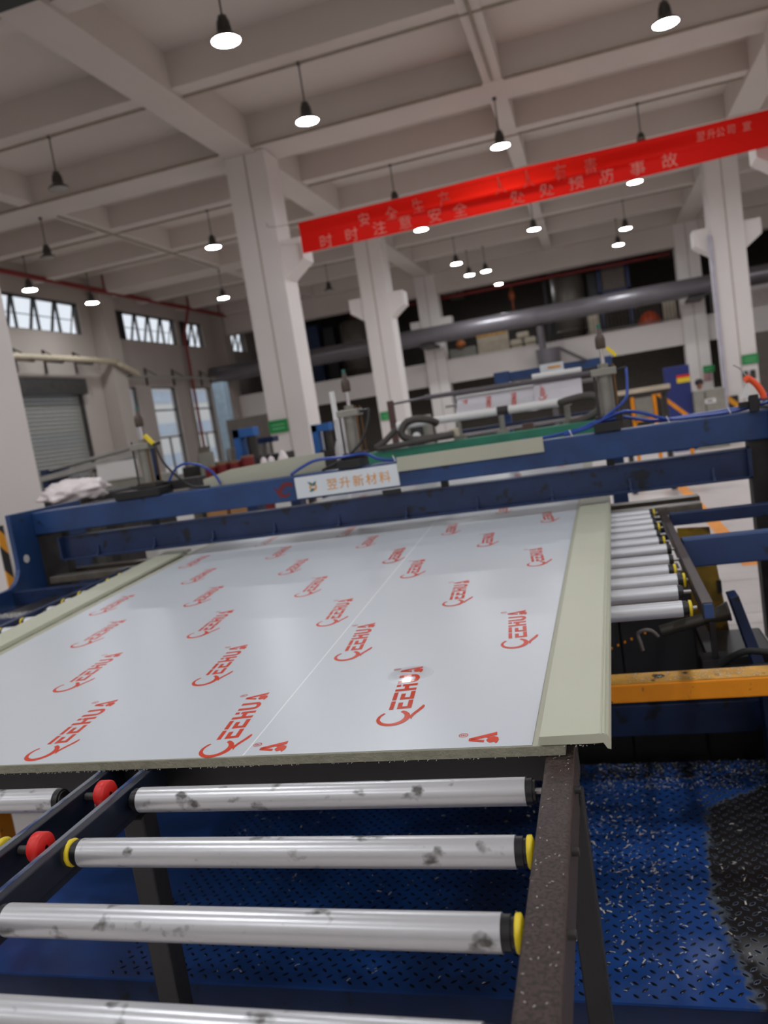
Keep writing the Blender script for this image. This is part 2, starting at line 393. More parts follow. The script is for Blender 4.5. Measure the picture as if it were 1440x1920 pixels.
# mezzanine at the far end
struct(wall_grid(MB(), 'Y', 30.25, 30.5, -14.4, 13.0, 2.72, 3.62, []).build('mezzanine_edge_beam', PLASTER))
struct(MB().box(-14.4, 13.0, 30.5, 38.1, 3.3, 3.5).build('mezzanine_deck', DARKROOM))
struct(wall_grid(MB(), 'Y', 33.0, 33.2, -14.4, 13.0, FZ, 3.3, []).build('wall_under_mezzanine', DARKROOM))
struct(MB().box(-14.4, 13.0, 30.06, 30.6, 6.1, 6.835).build('mezzanine_top_beam', CEIL))
for x in (-9.6, -1.2, 7.6):
    struct(MB().box(x, x+.55, 34.5, 35.0, 3.5, 7.36).build('mezzanine_post', DARKROOM))

# windows: upper strips and tall lower windows in the left wall
def window(n, y0, y1, z0, z1, cells, zbar=(), open_=False, blank=()):
    o = bpy.data.objects.new('window_%d' % n, None); COL.objects.link(o); o.location = (-14.52, y0, z0); OFF[o.as_pointer()] = Vector(o.location); struct(o)
    X = -14.52; t = .035
    fr = MB().box(X-.04, X+.04, y0, y1, z0, z0+t).box(X-.04, X+.04, y0, y1, z1-t, z1)
    fr.box(X-.04, X+.04, y0, y0+t, z0, z1).box(X-.04, X+.04, y1-t, y1, z0, z1)
    dy = (y1-y0)/cells
    for i in range(1, cells): fr.box(X-.04, X+.04, y0+i*dy-t/2, y0+i*dy+t/2, z0, z1)
    fr.build('window_frame', WINFRAME, o)
    for i in range(cells):
        a, b = y0+i*dy+t, y0+(i+1)*dy-t
        if i in blank:
            MB().box(X-.02, X+.02, a, b, z0+t, z1-t).build('blanking_panel', BLACK, o); continue
        if open_:      # top-hung sash pushed outwards, with its own frame and bar
            th = math.radians(16); h = z1-z0-2*t
            def q(y, s, d=0): return (X-.05-math.sin(th)*s*h+d, y, z1-t-math.cos(th)*s*h)
            sash = MB()
            for s0 in (0, .5, 1): sash.bar(q(a, s0), q(b, s0), .035, .03 if s0 != .5 else .018)
            sash.bar(q(a, 0), q(a, 1), .03, .035); sash.bar(q(b, 0), q(b, 1), .03, .035)
            sf = sash.build('sash', WINFRAME, o)
            MB().add([q(a, 0), q(b, 0), q(b, 1), q(a, 1)], [(0, 1, 2, 3)]).build('pane', GLASS, sf)
        else:
            zs = [z0+t]+list(zbar)+[z1-t]
            for k in range(len(zs)-1):
                MB().box(X-.004, X+.004, a, b, zs[k], zs[k+1]).build('pane', GLASS, o)
            for z in zbar: MB().box(X-.03, X+.03, a-t/2, b+t/2, z-.025, z+.025).build('glazing_bar', WINFRAME, o)
    return o
window(1, 16.6, 21.12, 5.6, 6.54, 5, open_=True)
window(2, 22.7, 26.82, 5.6, 6.54, 5, open_=True, blank=(0,))
window(3, 27.1, 28.9, 5.6, 6.54, 3, open_=True, blank=(0,))
window(4, 30.85, 32.8, 5.6, 6.45, 3, open_=True)
window(5, 22.1, 23.45, .9, 4.05, 1, (1.9, 3.1)); window(6, 24.33, 26.0, .9, 4.05, 1, (2.3, 3.25)); window(7, 27.12, 28.72, .9, 4.05, 1, (2.3, 3.25))
for y in (25.17, 27.92): struct(MB().box(-14.55, -14.49, y-.02, y+.02, .9, 2.3).build('trim_mullion', WINFRAME))
# roller shutter door
d1 = bpy.data.objects.new('door_1', None); COL.objects.link(d1); d1.location = (-14.45, 17.5, FZ); OFF[d1.as_pointer()] = Vector(d1.location); struct(d1)
MB().box(-14.42, -14.2, 17.35, 20.5, 3.8, 4.25).build('shutter_box', DARK, d1)
MB().box(-14.44, -14.36, 20.3, 20.44, FZ, 3.85).box(-14.44, -14.36, 17.42, 17.56, FZ, 3.85).split('guide_rail', DARK, d1)
sl = None
for i in range(36):
    z = FZ+.0+i*.109
    if sl is None:
        sl = MB().prism([(-14.44, z+.004), (-14.42, z+.012), (-14.405, z+.055), (-14.42, z+.098), (-14.44, z+.105)], 'Y', 17.5, 20.38).build('slat', SHUTTER, d1)
    else:
        c = sl.copy(); COL.objects.link(c); c.parent = d1; c.location = (0, 0, i*.109)

# outside: pale buildings seen through the windows
fb = thing('neighbouring_building', 'pale building with blue grey bands outside the left windows', 'building', (-27, 24, FZ))
m = MB().box(-30, -27, 2, 60, FZ, 6.1); m.build('facade', FACADE, fb)
m = MB()
for z in (1.0, 3.0, 5.1): m.box(-27.0, -26.93, 2, 60, z, z+.75)
m.split('band', FACADEBLUE, fb); MB().box(-30.2, -26.7, 2, 60, 6.1, 6.4).build('parapet', FACADEBLUE, fb)
struct(MB().box(-60, -14.65, -20, 80, FZ-.3, FZ-.12).build('yard_ground', FLOOR))

# red sprinkler main on the left wall and its branch
rp = thing('sprinkler_pipe', 'red sprinkler main with drop rods running high along the left wall', 'pipe', (-13.95, 16, 6.86))
MB().cyl((-13.85, 16, 6.86), (-13.85, 33.5, 6.86), .07, n=12).build('main_pipe', REDPIPE, rp)
for y in (19.2, 21.8, 24.4, 27.0, 29.5):
    MB().cyl((-13.85, y, 6.86), (-13.85, y, 7.36), .03, n=8).cyl((-13.85, y+.36, 6.86), (-13.85, y+.36, 7.36), .03, n=8).split('hanger_rod', REDPIPE, rp)
MB().cyl((-14.2, 26.95, 5.9), (-14.2, 26.95, .2), .055, n=10).cyl((-13.85, 26.95, 6.86), (-14.2, 26.95, 5.9), .05, n=8).build('drop_pipe', REDPIPE, rp)
rp2 = thing('mezzanine_sprinkler_pipe', 'dark red pipe hung above the mezzanine opening', 'pipe', (0, 31.4, 6.0))
MB().cyl((-9, 31.2, 6.05), (3.2, 31.2, 6.05), .07, n=10).build('main_pipe', REDPIPE, rp2)
m = MB()
for x in (-8, -4.6, -1.5, 2.6): m.cyl((x, 31.2, 6.05), (x, 31.2, 7.36), .02, n=6)
m.split('hanger_rod', REDPIPE, rp2)
# wall services on the left
tr = thing('wall_pipe', 'beige pipe on steel brackets along left wall above the shutter', 'pipe', (-14.0, 17.6, 4.7))
MB().tube([(-13.9, 16.8, 4.72), (-13.9, 21.3, 4.74), (-13.8, 21.8, 4.62), (-13.75, 22.6, 4.36)], .09, 10).build('pipe_run', M('beige_pipe', (172, 160, 138), .5), tr)
for y in (17.9, 19.07, 20.4):
    MB().bar((-14.4, y, 4.74), (-13.8, y, 4.6), .05, .05).bar((-14.38, y, 5.05), (-14.38, y, 4.4), .05, .05).bar((-14.38, y, 5.03), (-13.85, y+.1, 4.66), .03, .03).build('bracket', DARK, tr)
tr = thing('cable_tray', 'thin grey cable tray on triangular brackets above the tall windows', 'tray', (-14.0, 22.6, 4.34))
MB().box(-14.1, -13.95, 22.55, 28.4, 4.3, 4.37).build('tray', GREY, tr)
for y in (22.55, 24.1, 25.9, 28.0):
    MB().bar((-14.37, y, 4.68), (-14.37, y, 4.1), .05, .05).bar((-14.38, y, 4.66), (-14.0, y+.1, 4.36), .03, .03).build('bracket', DARK, tr)
# fat grey duct crossing the hall
du = thing('ventilation_duct', 'fat grey round duct crossing the hall below the far column corbels', 'duct', (-4, 28.9, 4.48))
m = MB().cyl((-14.3, 28.9, 4.48), (12.9, 28.9, 4.5), .31, n=28); m.build('duct_shell', GREYPIPE, du)
m = MB()
for x in (-12, -8.6, -4.9, -1.6, 1.7, 5.0, 8.3): m.cyl((x-.04, 28.9, 4.48), (x+.04, 28.9, 4.48), .325, n=28)
m.split('joint_ring', GREYPIPE, du)
for x in (-5.6, 3.65): MB().box(x-.25, x+.25, 28.7, 30.0, 4.08, 4.18).split('support', DARK, du)
dp = thing('downpipe', 'thin grey steel downpipe dropping from the fat duct to a hopper', 'pipe', (-1.6, 29.0, 3.0))
MB().cyl((-1.55, 28.9, 4.17), (-1.55, 29.2, 3.3), .13, n=12).cyl((-1.4, 29.5, 3.35), (-1.4, 29.5, 2.85), .45, .42, n=20).build('pipe', GREYPIPE, dp)
MB().cyl((-1.4, 29.5, 2.85), (-1.4, 29.5, 1.4), .4, n=20).bar((-1.0, 29.6, 3.3), (.2, 30.2, 2.5), .1, .1).bar((-1.4, 29.5, 1.4), (-1.4, 29.5, FZ), .2, .2).build('hopper', GREYPIPE, dp)

# ================================================================ LAMPS
def lamp_template(name, lit):
    t = thing(name, 'lamp', 'lamp', (0, 0, 0), 'high bay lamps')
    MB().cyl((0, 0, 0), (0, 0, -.04), .035, n=10).build('ceiling_hook', LAMPBODY, t)
    MB().cyl((0, 0, -.03), (0, 0, -.56), .011, n=8).build('rod', LAMPBODY, t)
    h = MB().lathe((0, 0, -.8), [(.012, .26), (.05, .25), (.062, .2), (.068, .1), (.09, .06), (.15, .02), (.163, -.005), (.158, -.012)], 22).build('housing', LAMPBODY, t)
    fins = MB()
    for i in range(10):
        a = math.pi*2*i/10; fins.bar((.06*math.cos(a), .06*math.sin(a), -.6), (.075*math.cos(a), .075*math.sin(a), -.71), .006, .02)
    fins.build('cooling_fin', LAMPBODY, h)
    MB().lathe((0, 0, -.8), [(.156, -.008), (.12, -.018), (.06, -.022), (.001, -.023)], 22).build('diffuser', LIT if lit else UNLIT, t)
    return t
LT = lamp_template('high_bay_lamp', True); LU = lamp_template('unlit_high_bay_lamp', False)
seen = {}
lamps = [ # x, y, z of the hook, lit, label
 (-3.42, 8.66, 6.86, 1, 'large bright lamp at the top left of centre, nearest the camera'),
 (-7.68, 11.36, 6.86, 0, 'unlit grey lamp on a rod at the far left, nearer of the dark pair'),
 (-3.46, 11.36, 6.86, 1, 'bright lamp behind the nearest one, directly above the big column'),
 (-1.04, 14.52, 6.84, 1, 'bright lamp with dark housing under the narrow middle ceiling beam'),
 (1.43, 16.69, 6.86, 1, 'lamp half hidden behind right half of the banner, only its housing showing above'),
 (1.42, 11.36, 6.86, 1, 'tilted looking bright lamp at the top right corner'),
 (-3.47, 16.69, 6.86, 1, 'lamp shining just over the top edge of the red banner near its left end'),
 (-7.7, 16.69, 6.86, 1, 'lit lamp hanging just left of the big column, upper of two'),
 (-10.4, 14.55, 6.84, 0, 'unlit grey lamp at far left, below and beyond the other dark one'),
 (-10.25, 22.3, 6.84, 1, 'lit lamp just left of big column, lower of two'),
 (-12.6, 16.69, 6.86, 1, 'lit lamp in front of the leftmost upper window'),
 (-12.75, 19.35, 6.86, 1, 'lit lamp at left wall pilaster between two upper windows'),
 (-3.5, 19.35, 6.86, 1, 'lamp seen just under the bottom edge of the banner, left of centre'),
 (1.43, 19.35, 6.86, 1, 'lamp seen just under the bottom edge of the banner at its right half'),
 (-1.0, 22.0, 6.84, 1, 'lit lamp below the banner, between it and the mezzanine, middle'),
 (1.43, 24.69, 6.86, 1, 'lit lamp below the banner, left of the right column, upper of two'),
 (1.3, 27.2, 6.86, 1, 'small lit lamp left of the right column, lower of two'),
 (-3.54, 24.69, 6.86, 1, 'lit lamp right of the second column, topmost of its cluster of four'),
 (-3.52, 27.2, 6.86, 1, 'lit lamp right of the third column, directly above the red pipe'),
 (-2.95, 27.1, 6.86, 1, 'small lit lamp, right neighbour in the cluster above the mezzanine'),
 (-3.25, 34.0, 7.36, 1, 'smallest lit lamp, hung inside the mezzanine under the red pipe'),
 (-7.68, 24.69, 6.86, 0, 'small unlit lamp between the big column and the second column'),
]
first = {1: True, 0: True}
for x, y, z, lit, lab in lamps:
    tpl = LT if lit else LU
    o = tpl if first[lit] else copy_tree(tpl)
    first[lit] = False; o.location = (x, y, z); o['label'] = lab
k = 0
for y in (3.2, -.7, -4.2):       # the same lamps go on behind the camera
    for x in (-12.0, -7.7, -3.46, 1.43, 6.3, 10.8):
        o = copy_tree(LT, (x, y, 7.36 if y < 0 else 6.86)); o['label'] = 'lit lamp in the rows behind and above the camera'; o['group'] = 'lamps behind the camera'
for y in (8.5, 14.2, 19.2, 24.5):
    for x in (6.3, 10.8):
        o = copy_tree(LT, (x, y, 6.84)); o['label'] = 'lit lamp in the bay to the right beyond the frame'; o['group'] = 'lamps in the right bay'
# ================================================================ BANNER
BX0, BX1 = -4.57, 4.3
def ban_z(x, t):                                     # t 0 at the bottom hem, 1 at the top
    sag = -.06*math.sin(math.pi*(x-BX0)/(BX1-BX0))
    return 4.76+(x-BX0)*.008+sag*.6+t*(.53-.02*math.sin(math.pi*(x-BX0)/(BX1-BX0)))
def ban_y(x, z):
    u = (x-BX0)/(BX1-BX0); w = math.exp(-((u-.42)/.26)**2); t = (z-4.76)/.53
    return 13.5+w*(.17*math.sin(max(0, t-.42)*9.5) - .05*t)+.012*math.sin(x*2.3)*t
bn = thing('safety_banner', 'long red cloth banner with white characters strung across the hall', 'banner', (-.1, 13.5, 4.76))
m = MB(); NX, NZ = 60, 14; vs = []
for i in range(NX+1):
    for j in range(NZ+1):
        x = BX0+(BX1-BX0)*i/NX; z = ban_z(x, j/NZ); vs.append((x, ban_y(x, z), z))
m.add(vs, [(i*(NZ+1)+j, (i+1)*(NZ+1)+j, (i+1)*(NZ+1)+j+1, i*(NZ+1)+j+1) for i in range(NX) for j in range(NZ)], True)
cl = m.build('cloth', BANNER, bn); 
MB().tube([(BX0-.6, 13.55, 5.42), (BX0, 13.5, ban_z(BX0, 1)), (0, 13.5, 5.34), (BX1, 13.5, ban_z(BX1, 1)), (BX1+2, 13.5, 5.5)], .006, 6).build('cord', CONDUIT, bn)
fy = lambda x, z: ban_y(x, z)-.012
for ch, x, z in zip('时时注意安全处处预防事故', (-4.11,-3.64,-3.14,-2.69,-2.18,-1.75,-.81,-.34,.12,.59,1.06,1.53), (4.88,4.89,4.90,4.90,4.90,4.90,4.90,4.91,4.91,4.91,4.92,4.93)):
    letter(ch, .245, (x, 0, z), PINKPRINT, bn, 'banner_character', fn=fy)
for ch, x, z in zip('安全生产人人有责', (-3.39,-2.91,-2.44,-1.99,-1.06,-.61,-.10,.37), (5.09,5.09,5.11,5.11,5.12,5.12,5.11,5.10)):
    letter(ch, .215, (x, 0, z), PINKPRINT, bn, 'banner_character', fn=fy)
for ch, x in zip('翌升公司宣', (2.0, 2.15, 2.28, 2.43, 2.65)):
    letter(ch, .13, (x, 0, 5.16), PINKPRINT, bn, 'banner_character', fn=fy)

# ================================================================ COLUMN SIGNS
def green_sign(x, y, z, lab):
    t = thing('green_sign', lab, 'sign', (x, y-.02, z), 'green signs on the columns')
    MB().box(x-.19, x+.19, y-.02, y-.004, z-.12, z+.12).build('plate', GREENSIGN, t)
    MB().box(x-.13, x+.13, y-.024, y-.02, z+.02, z+.04).box(x-.13, x+.13, y-.024, y-.02, z-.05, z-.03).build('print', M('pale_green_print', (120, 190, 140), .5), t)
green_sign(-5.76, 13.985, 1.88, 'green sign on the left edge of the big column')
green_sign(-5.72, 21.985, 1.82, 'green sign low on the second column, left of centre')
green_sign(3.87, 21.985, 1.8, 'green sign on the right column above two small black marks')
green_sign(3.93, 29.985, 1.74, 'small green sign on the far right column behind the grey cabinet')
for x, w in ((3.72, 'left'), (3.9, 'right')):
    tag(MB().box(x-.06, x+.06, 21.96, 21.985, 1.3, 1.52).build('wall_notice', DARK), w+' one of two small dark notices under the green sign on right column', 'notice', 'pair of notices on the right column')
tag(MB().box(3.72, 3.98, 29.96, 29.985, 1.35, 1.6).build('wall_notice', M('faded_notice', (168, 132, 132), .6)), 'pale red notice under the smallest green sign at right', 'notice')
hz = tag(MB().box(-5.169, -5.155, 5.75, 5.83, FZ, 1.27).build('hazard_wrap', HAZARD), 'black and yellow hazard stripes round the foot of the left column', 'stripes')
hz2 = tag(MB().box(3.26, 3.5, 21.96, 21.985, FZ, .95).build('hazard_wrap', HAZARD), 'black and yellow hazard stripes on the foot of the right column', 'stripes')
ch = tag(MB().box(3.18, 3.25, 21.9, 22.0, FZ, 5.0).build('cable_trunking', M('lilac_white_trunking', (176, 172, 186), .5)), 'pale cable trunking up the left side of the right column', 'trunking')

# ================================================================ NEAR ROLLER TABLE
RZ = .975; RR = .0245
def roller(parent, x0, x1, y, z=RZ, r=RR, left=None, right=None, mat=None, ext=(.03, .03)):
    """tube with plastic end caps, optional yellow collars, steel axle"""
    m = MB().cyl((x0, y, z), (x1, y, z), r, n=32, caps=True)
    o = m.build('roller', mat or ALU, parent)
    c = MB()
    c.cyl((x0-.012, y, z), (x0+.001, y, z), r*.93, n=24).cyl((x1-.001, y, z), (x1+.012, y, z), r*.93, n=24)
    c.cyl((x0-.017, y, z), (x0-.012, y, z), r*.8, n=20).cyl((x1+.012, y, z), (x1+.017, y, z), r*.8, n=20)
    c.split('end_cap', CAP, o)
    MB().cyl((x0-ext[0], y, z), (x1+ext[1], y, z), .006, n=10).build('axle', STEEL, o)
    for side, x in ((left, x0), (right, x1)):
        if side:
            s = -1 if side == 'L' else 1
            MB().lathe((x+s*.022, y, z), [(.006, -.004), (r*.98, -.004), (r*1.0, -.002), (r*1.0, .003), (r*.8, .005), (.006, .007)], 12, 'X').build('yellow_collar', YELLOW, o)
    return o
nt_ = thing('near_roller_table', 'near roller table with brown side rail and silver rollers, bottom of picture', 'conveyor', (-.7, 1.0, FZ))
for y, l, rgt in ((.56, None, None), (.75, None, None), (.938, None, 'R'), (1.126, 'L', 'R'), (1.316, None, None)):
    roller(nt_, -.972, -.196, y, left=l, right=rgt, ext=(.03, .09))
for y, rgt in ((.75, None), (.938, None), (1.133, 'R'), (1.322, None)):
    roller(nt_, -1.95, -1.176 if rgt is None else -1.172, y, right=rgt, ext=(.05, .05))
MB().box(-.166, -.113, .35, 1.45, .905, .998).build('side_rail', BROWN, nt_, bevel=.006)
m = MB()
for x0 in (-1.026, -1.132):
    m = MB().prism([(x0, .998), (x0+.03, .998), (x0+.03, .945), (x0+.024, .945), (x0+.024, .992), (x0, .992)], 'Y', .35, 1.45)
    m.box(x0+.0, x0+.026, .35, 1.45, .93, .95)
    ir = m.build('inner_rail', BLACKBLUE, nt_, bevel=.002)
    MB().prism([(x0+.002, .9981), (x0+.013, .9981), (x0+.012, .9989), (x0+.003, .9989)], 'Y', .35, 1.449).build('worn_strip', WORN, ir)
MB().box(-2.0, -.112, 1.45, 1.5, .925, .996).build('end_beam', BLACK, nt_, bevel=.003)
for i, (x, y, w) in enumerate(((-1.01, 1.35, .05), (-.128, 1.40, .045), (-1.9, 1.35, .05), (-1.01, .42, .05), (-.128, .40, .045))):
    MB().box(x-w/2, x+w/2, y-.025, y+.025, FZ+.03, .93).split('leg', BLACK, nt_, bevel=.004)
for y in (1.316, 1.118):
    w = MB().lathe((-1.066, y, .99), [(.004, 0), (.024, 0), (.027, .003), (.027, .022), (.024, .025), (.004, .025)], 28, 'X').build('red_wheel', RED, nt_)
    MB().cyl((-1.10, y, .985), (-1.066, y, .985), .008, n=10).build('wheel_bolt', DARK, w)
for y in (.75, .938, 1.126, 1.316):
    MB().cyl((-.115, y, RZ), (-.102, y, RZ), .0065, n=10).split('axle_bolt', DARK, nt_)
    MB().cyl((-1.08, y, RZ-.01), (-1.05, y, RZ-.01), .008, n=10).split('axle_bolt', STEEL, nt_)

# ================================================================ FAR ROLLER TABLE
ft = thing('far_roller_table', 'far roller table carrying the sheet, white rollers showing at the right', 'conveyor', (-1.2, 3.3, FZ))
ys = (2.406, 2.60, 2.757, 2.91, 3.086, 3.287, 3.46, 3.63, 3.80, 3.96, 4.11, 4.25)
xe = (.186, .191, .205, .190, .206, .216, .198, .201, .203, .207, .208, .212)
col = {0: 1, 2: 1, 3: 1, 6: 1, 8: 1, 11: 1}
def left_edge(y): return -2.70-(y-2.7)*.14
for i, (y, x) in enumerate(zip(ys, xe)):
    roller(ft, left_edge(y)+.045, x-.012, y, left='L' if i % 3 != 2 else None, right='R' if i in col else None, mat=ALUCLEAN, ext=(.05, .04))
rr = MB().prism([(.2245, 2.36), (.256, 2.36), (.274, 4.2), (.244, 4.2)], 'Z', .952, 1.0).build('side_rail', BROWN, ft, bevel=.003)
MB().box(.227, .253, 2.352, 2.36, .955, .997).build('rail_end_cap', BLUE, rr, bevel=.002)
MB().prism([(left_edge(2.2)-.02, 2.2), (left_edge(2.2)+.01, 2.2), (left_edge(4.3)+.01, 4.3), (left_edge(4.3)-.02, 4.3)], 'Z', .95, 1.0).build('side_rail', DKBLUE, ft, bevel=.003)
for x, y in ((.245, 4.21), (-2.70, 2.5), (-2.79, 3.25)):
    MB().box(x-.03, x+.03, y-.03, y+.03, FZ, .95).split('leg', DKBLUE, ft)

# ================================================================ FOAM BOARD, FILMS AND EDGE MOULDINGS
ZT = 1.018
Y0, Y1 = 1.405, 7.85
def Lx(y): return -2.216-(y-2.355)*.153*(1 if y < 4.6 else (4.6-2.355)/(y-2.355))
def quad(pts, z0, z1): return MB().prism(pts, 'Z', z0, z1)
bd = thing('plastic_board', 'wide beige foam board under white film printed with red lettering', 'board', (-1.1, 3.5, 1.0))
quad([(Lx(Y0)-.05, Y0), (-.128, Y0-.004), (-.09, 4.6), (-.09, Y1), (Lx(Y1)-.05, Y1), (Lx(4.6)-.05, 4.6)], 1.0, ZT).build('foam_core', BEIGEEDGE, bd)
m = quad([(Lx(Y0)-.046, Y0+.002), (-.13, Y0-.002), (-.092, 4.6), (-.092, Y1), (Lx(Y1)-.046, Y1), (Lx(4.6)-.046, 4.6)], ZT, ZT+.0008); m.build('board_face', BEIGE, bd)
def seam(y): return -.779-(y-1.395)*.0686
f1 = quad([(Lx(Y0), Y0+.003), (seam(Y0)+.03, Y0+.001), (seam(4.6)+.03, 4.6), (seam(Y1)+.03, Y1), (Lx(Y1), Y1), (Lx(4.6), 4.6)], ZT+.0008, ZT+.0014).build('protective_film', FILM, bd, label='left sheet of white printed protective film')
f2 = quad([(seam(Y0), Y0+.001), (-.187, Y0), (-.165, 4.6), (-.165, Y1), (seam(Y1), Y1), (seam(4.6), 4.6)], ZT+.0014, ZT+.002).build('protective_film', FILM, bd, label='right sheet of white printed protective film')
quad([(seam(Y0)-.0014, Y0+.001), (seam(Y0)+.0018, Y0+.001), (seam(Y1)+.003, Y1), (seam(Y1)-.003, Y1)], ZT+.0014, ZT+.0023).build('film_overlap_highlight', FILMEDGE, f2)  # pale strip painted for the highlight along the film overlap

# the printed mark, drawn from measured outlines (u along the reading direction, v up the letters)
def logo_mesh(part='all'):
    polys = []
    R = lambda a, b, c, d: polys.append([(a, c), (b, c), (b, d), (a, d)])
    if part == 'all':
        a0, a1 = math.radians(-28), math.radians(-318)          # open ring of the Q, thick at its start side
        n = 30; cx, cy = -.047, .0325
        for i in range(n):
            q = []
            for k in (0, 1):
                t = a0+(a1-a0)*(i+k)/n; th = .0075+.0065*(.5-.5*math.cos(t-math.radians(60)))
                q.append(((cx+.041*math.cos(t), cy+.035*math.sin(t)), (cx+(.041-th*.95)*math.cos(t)+.001, cy+(.035-th*.9)*math.sin(t))))
            polys.append([q[0][0], q[0][1], q[1][1], q[1][0]])
        pts = [(-.064, -.0065, .000), (-.052, -.0045, .005), (-.040, -.0065, .0085), (-.026, -.0125, .0095), (-.012, -.0195, .0095), (.002, -.0245, .008), (.010, -.0255, .003)]
        for (u0, v0, w0), (u1, v1, w1) in zip(pts, pts[1:]):
            polys.append([(u0, v0-w0/2), (u1, v1-w1/2), (u1, v1+w1/2), (u0, v0+w0/2)])
        for e in (0, .0535):
            R(e, e+.047, .0385, .048); R(e, e+.012, 0, .031); R(e+.012, e+.047, 0, .010); R(e+.012, e+.036, .021, .031)
        R(.108, .121, 0, .048); R(.121, .137, .018, .028); R(.137, .150, 0, .034); R(.137, .150, .038, .048)
        R(.188-.028, .173, .010, .048); R(.192, .205, .010, .048)
        for i in range(8):                                      # round foot of the U
            t0, t1 = math.pi+math.pi*i/8, math.pi+math.pi*(i+1)/8; c = (.1825, .012)
            polys.append([(c[0]+.0225*math.cos(t0), c[1]+.0135*math.sin(t0)), (c[0]+.0225*math.cos(t1), c[1]+.0135*math.sin(t1)), (c[0]+.009*math.cos(t1), c[1]+.003*math.sin(t1)), (c[0]+.009*math.cos(t0), c[1]+.003*math.sin(t0))])
    a = .217
    polys += [[(a+.017, .050), (a+.028, .050), (a+.048, -.002), (a+.034, -.002)], [(a+.017, .050), (a+.024, .044), (a+.016, .021), (a+.007, .022)], [(a+.024, .044), (a+.028, .050), (a+.026, .034)]]
    fl = [(a-.002, .000), (a+.006, .004), (a+.003, .011), (a+.009, .016), (a+.016, .018), (a+.022, .014), (a+.028, .019), (a+.027, .012), (a+.030, .004), (a+.024, -.004), (a+.014, -.005), (a+.005, -.003)]
    polys.append(fl)
    cu, cv = a+.045, .061                                        # registered mark
    for i in range(14):
        t0, t1 = 2*math.pi*i/14, 2*math.pi*(i+1)/14
        polys.append([(cu+.009*math.cos(t0), cv+.009*math.sin(t0)), (cu+.009*math.cos(t1), cv+.009*math.sin(t1)), (cu+.0076*math.cos(t1), cv+.0076*math.sin(t1)), (cu+.0076*math.cos(t0), cv+.0076*math.sin(t0))])
    for p in ([(-.003, -.005), (-.0016, -.005), (-.0016, .005), (-.003, .005)], [(-.0016, .0038), (.003, .0038), (.003, .005), (-.0016, .005)], [(.002, 0), (.0032, 0), (.0032, .005), (.002, .005)],
              [(-.0016, -.0004), (.003, -.0004), (.003, .0008), (-.0016, .0008)], [(.0004, 0), (.0016, 0), (.0036, -.005), (.0022, -.005)]):
        polys.append([(cu+u, cv+v) for u, v in p])
    me = bpy.data.meshes.new('printed_mark'); vs, fs = [], []
    for p in polys:
        n = len(vs); vs += [(u, v, 0) for u, v in p]; fs.append(tuple(range(n, n+len(p))))
    me.from_pydata(vs, [], fs); me.materials.append(INK)
    bm = bmesh.new(); bm.from_mesh(me); bmesh.ops.triangulate(bm, faces=bm.faces)
    for f in bm.faces:
        f.normal_update()
        if f.normal.z < 0: f.normal_flip()
    bm.to_mesh(me); bm.free(); return me
LOGO = logo_mesh(); LOGOA = logo_mesh('a')
def logo(film, x, y, ang, z, me=None, s=1.0):
    o = bpy.data.objects.new('printed_mark', me or LOGO); COL.objects.link(o); o.parent = film
    OFFv = OFF[film.as_pointer()]; a = math.radians(90-ang)
    u, v = Vector((math.cos(a), math.sin(a))), Vector((-math.sin(a), math.cos(a)))
    p = Vector((x, y))+.047*s*u-.0325*s*v                # x, y name the centre of the Q
    o.location = Vector((p.x, p.y, z))-OFFv; o.rotation_euler = (0, 0, a); o.scale = (s*1.06, s*1.06, 1); return o
zl, zr = ZT+.0017, ZT+.0026
for x, y, a in ((-1.318,1.467,-9), (-1.605,1.935,-10), (-1.909,2.423,-10), (-2.20,2.94,-9.5), (-.859,1.45,-9.5), (-1.127,1.909,-10), (-1.426,2.418,-9), (-1.727,2.931,-8.5), (-2.031,3.45,-8), (-2.33,3.95,-8),
                (-.943,2.426,-7.8), (-1.212,2.909,-7.6), (-1.497,3.424,-7), (-1.785,3.932,-8), (-2.08,4.44,-8), (-1.27,3.959,-6.5), (-1.55,4.46,-7), (-2.09,1.95,-9.5), (-1.81,1.46,-9), (-2.2,5.5,-7), (-1.7,5.5,-7), (-1.3,5.0,-7), (-2.1,6.6,-7), (-1.6,6.5,-7), (-1.2,6.1,-7)):
    if x > Lx(y)+.08: logo(f1, x, y, a, zl)
for x, y, a in ((-.749,2.039,-7.8), (-.806,3.064,-6.6), (-.981,3.431,-7), (-.822,4.058,-7), (-.495,1.57,-7), (-.532,2.542,-5.6), (-.565,3.594,-5.4), (-.278,2.042,-6), (-.290,3.047,-6.4), (-.304,4.102,-6.4),
                (-.6,4.62,-6), (-.33,5.1,-6), (-.66,5.7,-6), (-.34,6.1,-6), (-.7,6.7,-6), (-.36,7.1,-6)):
    logo(f2, x, y, a, zr)
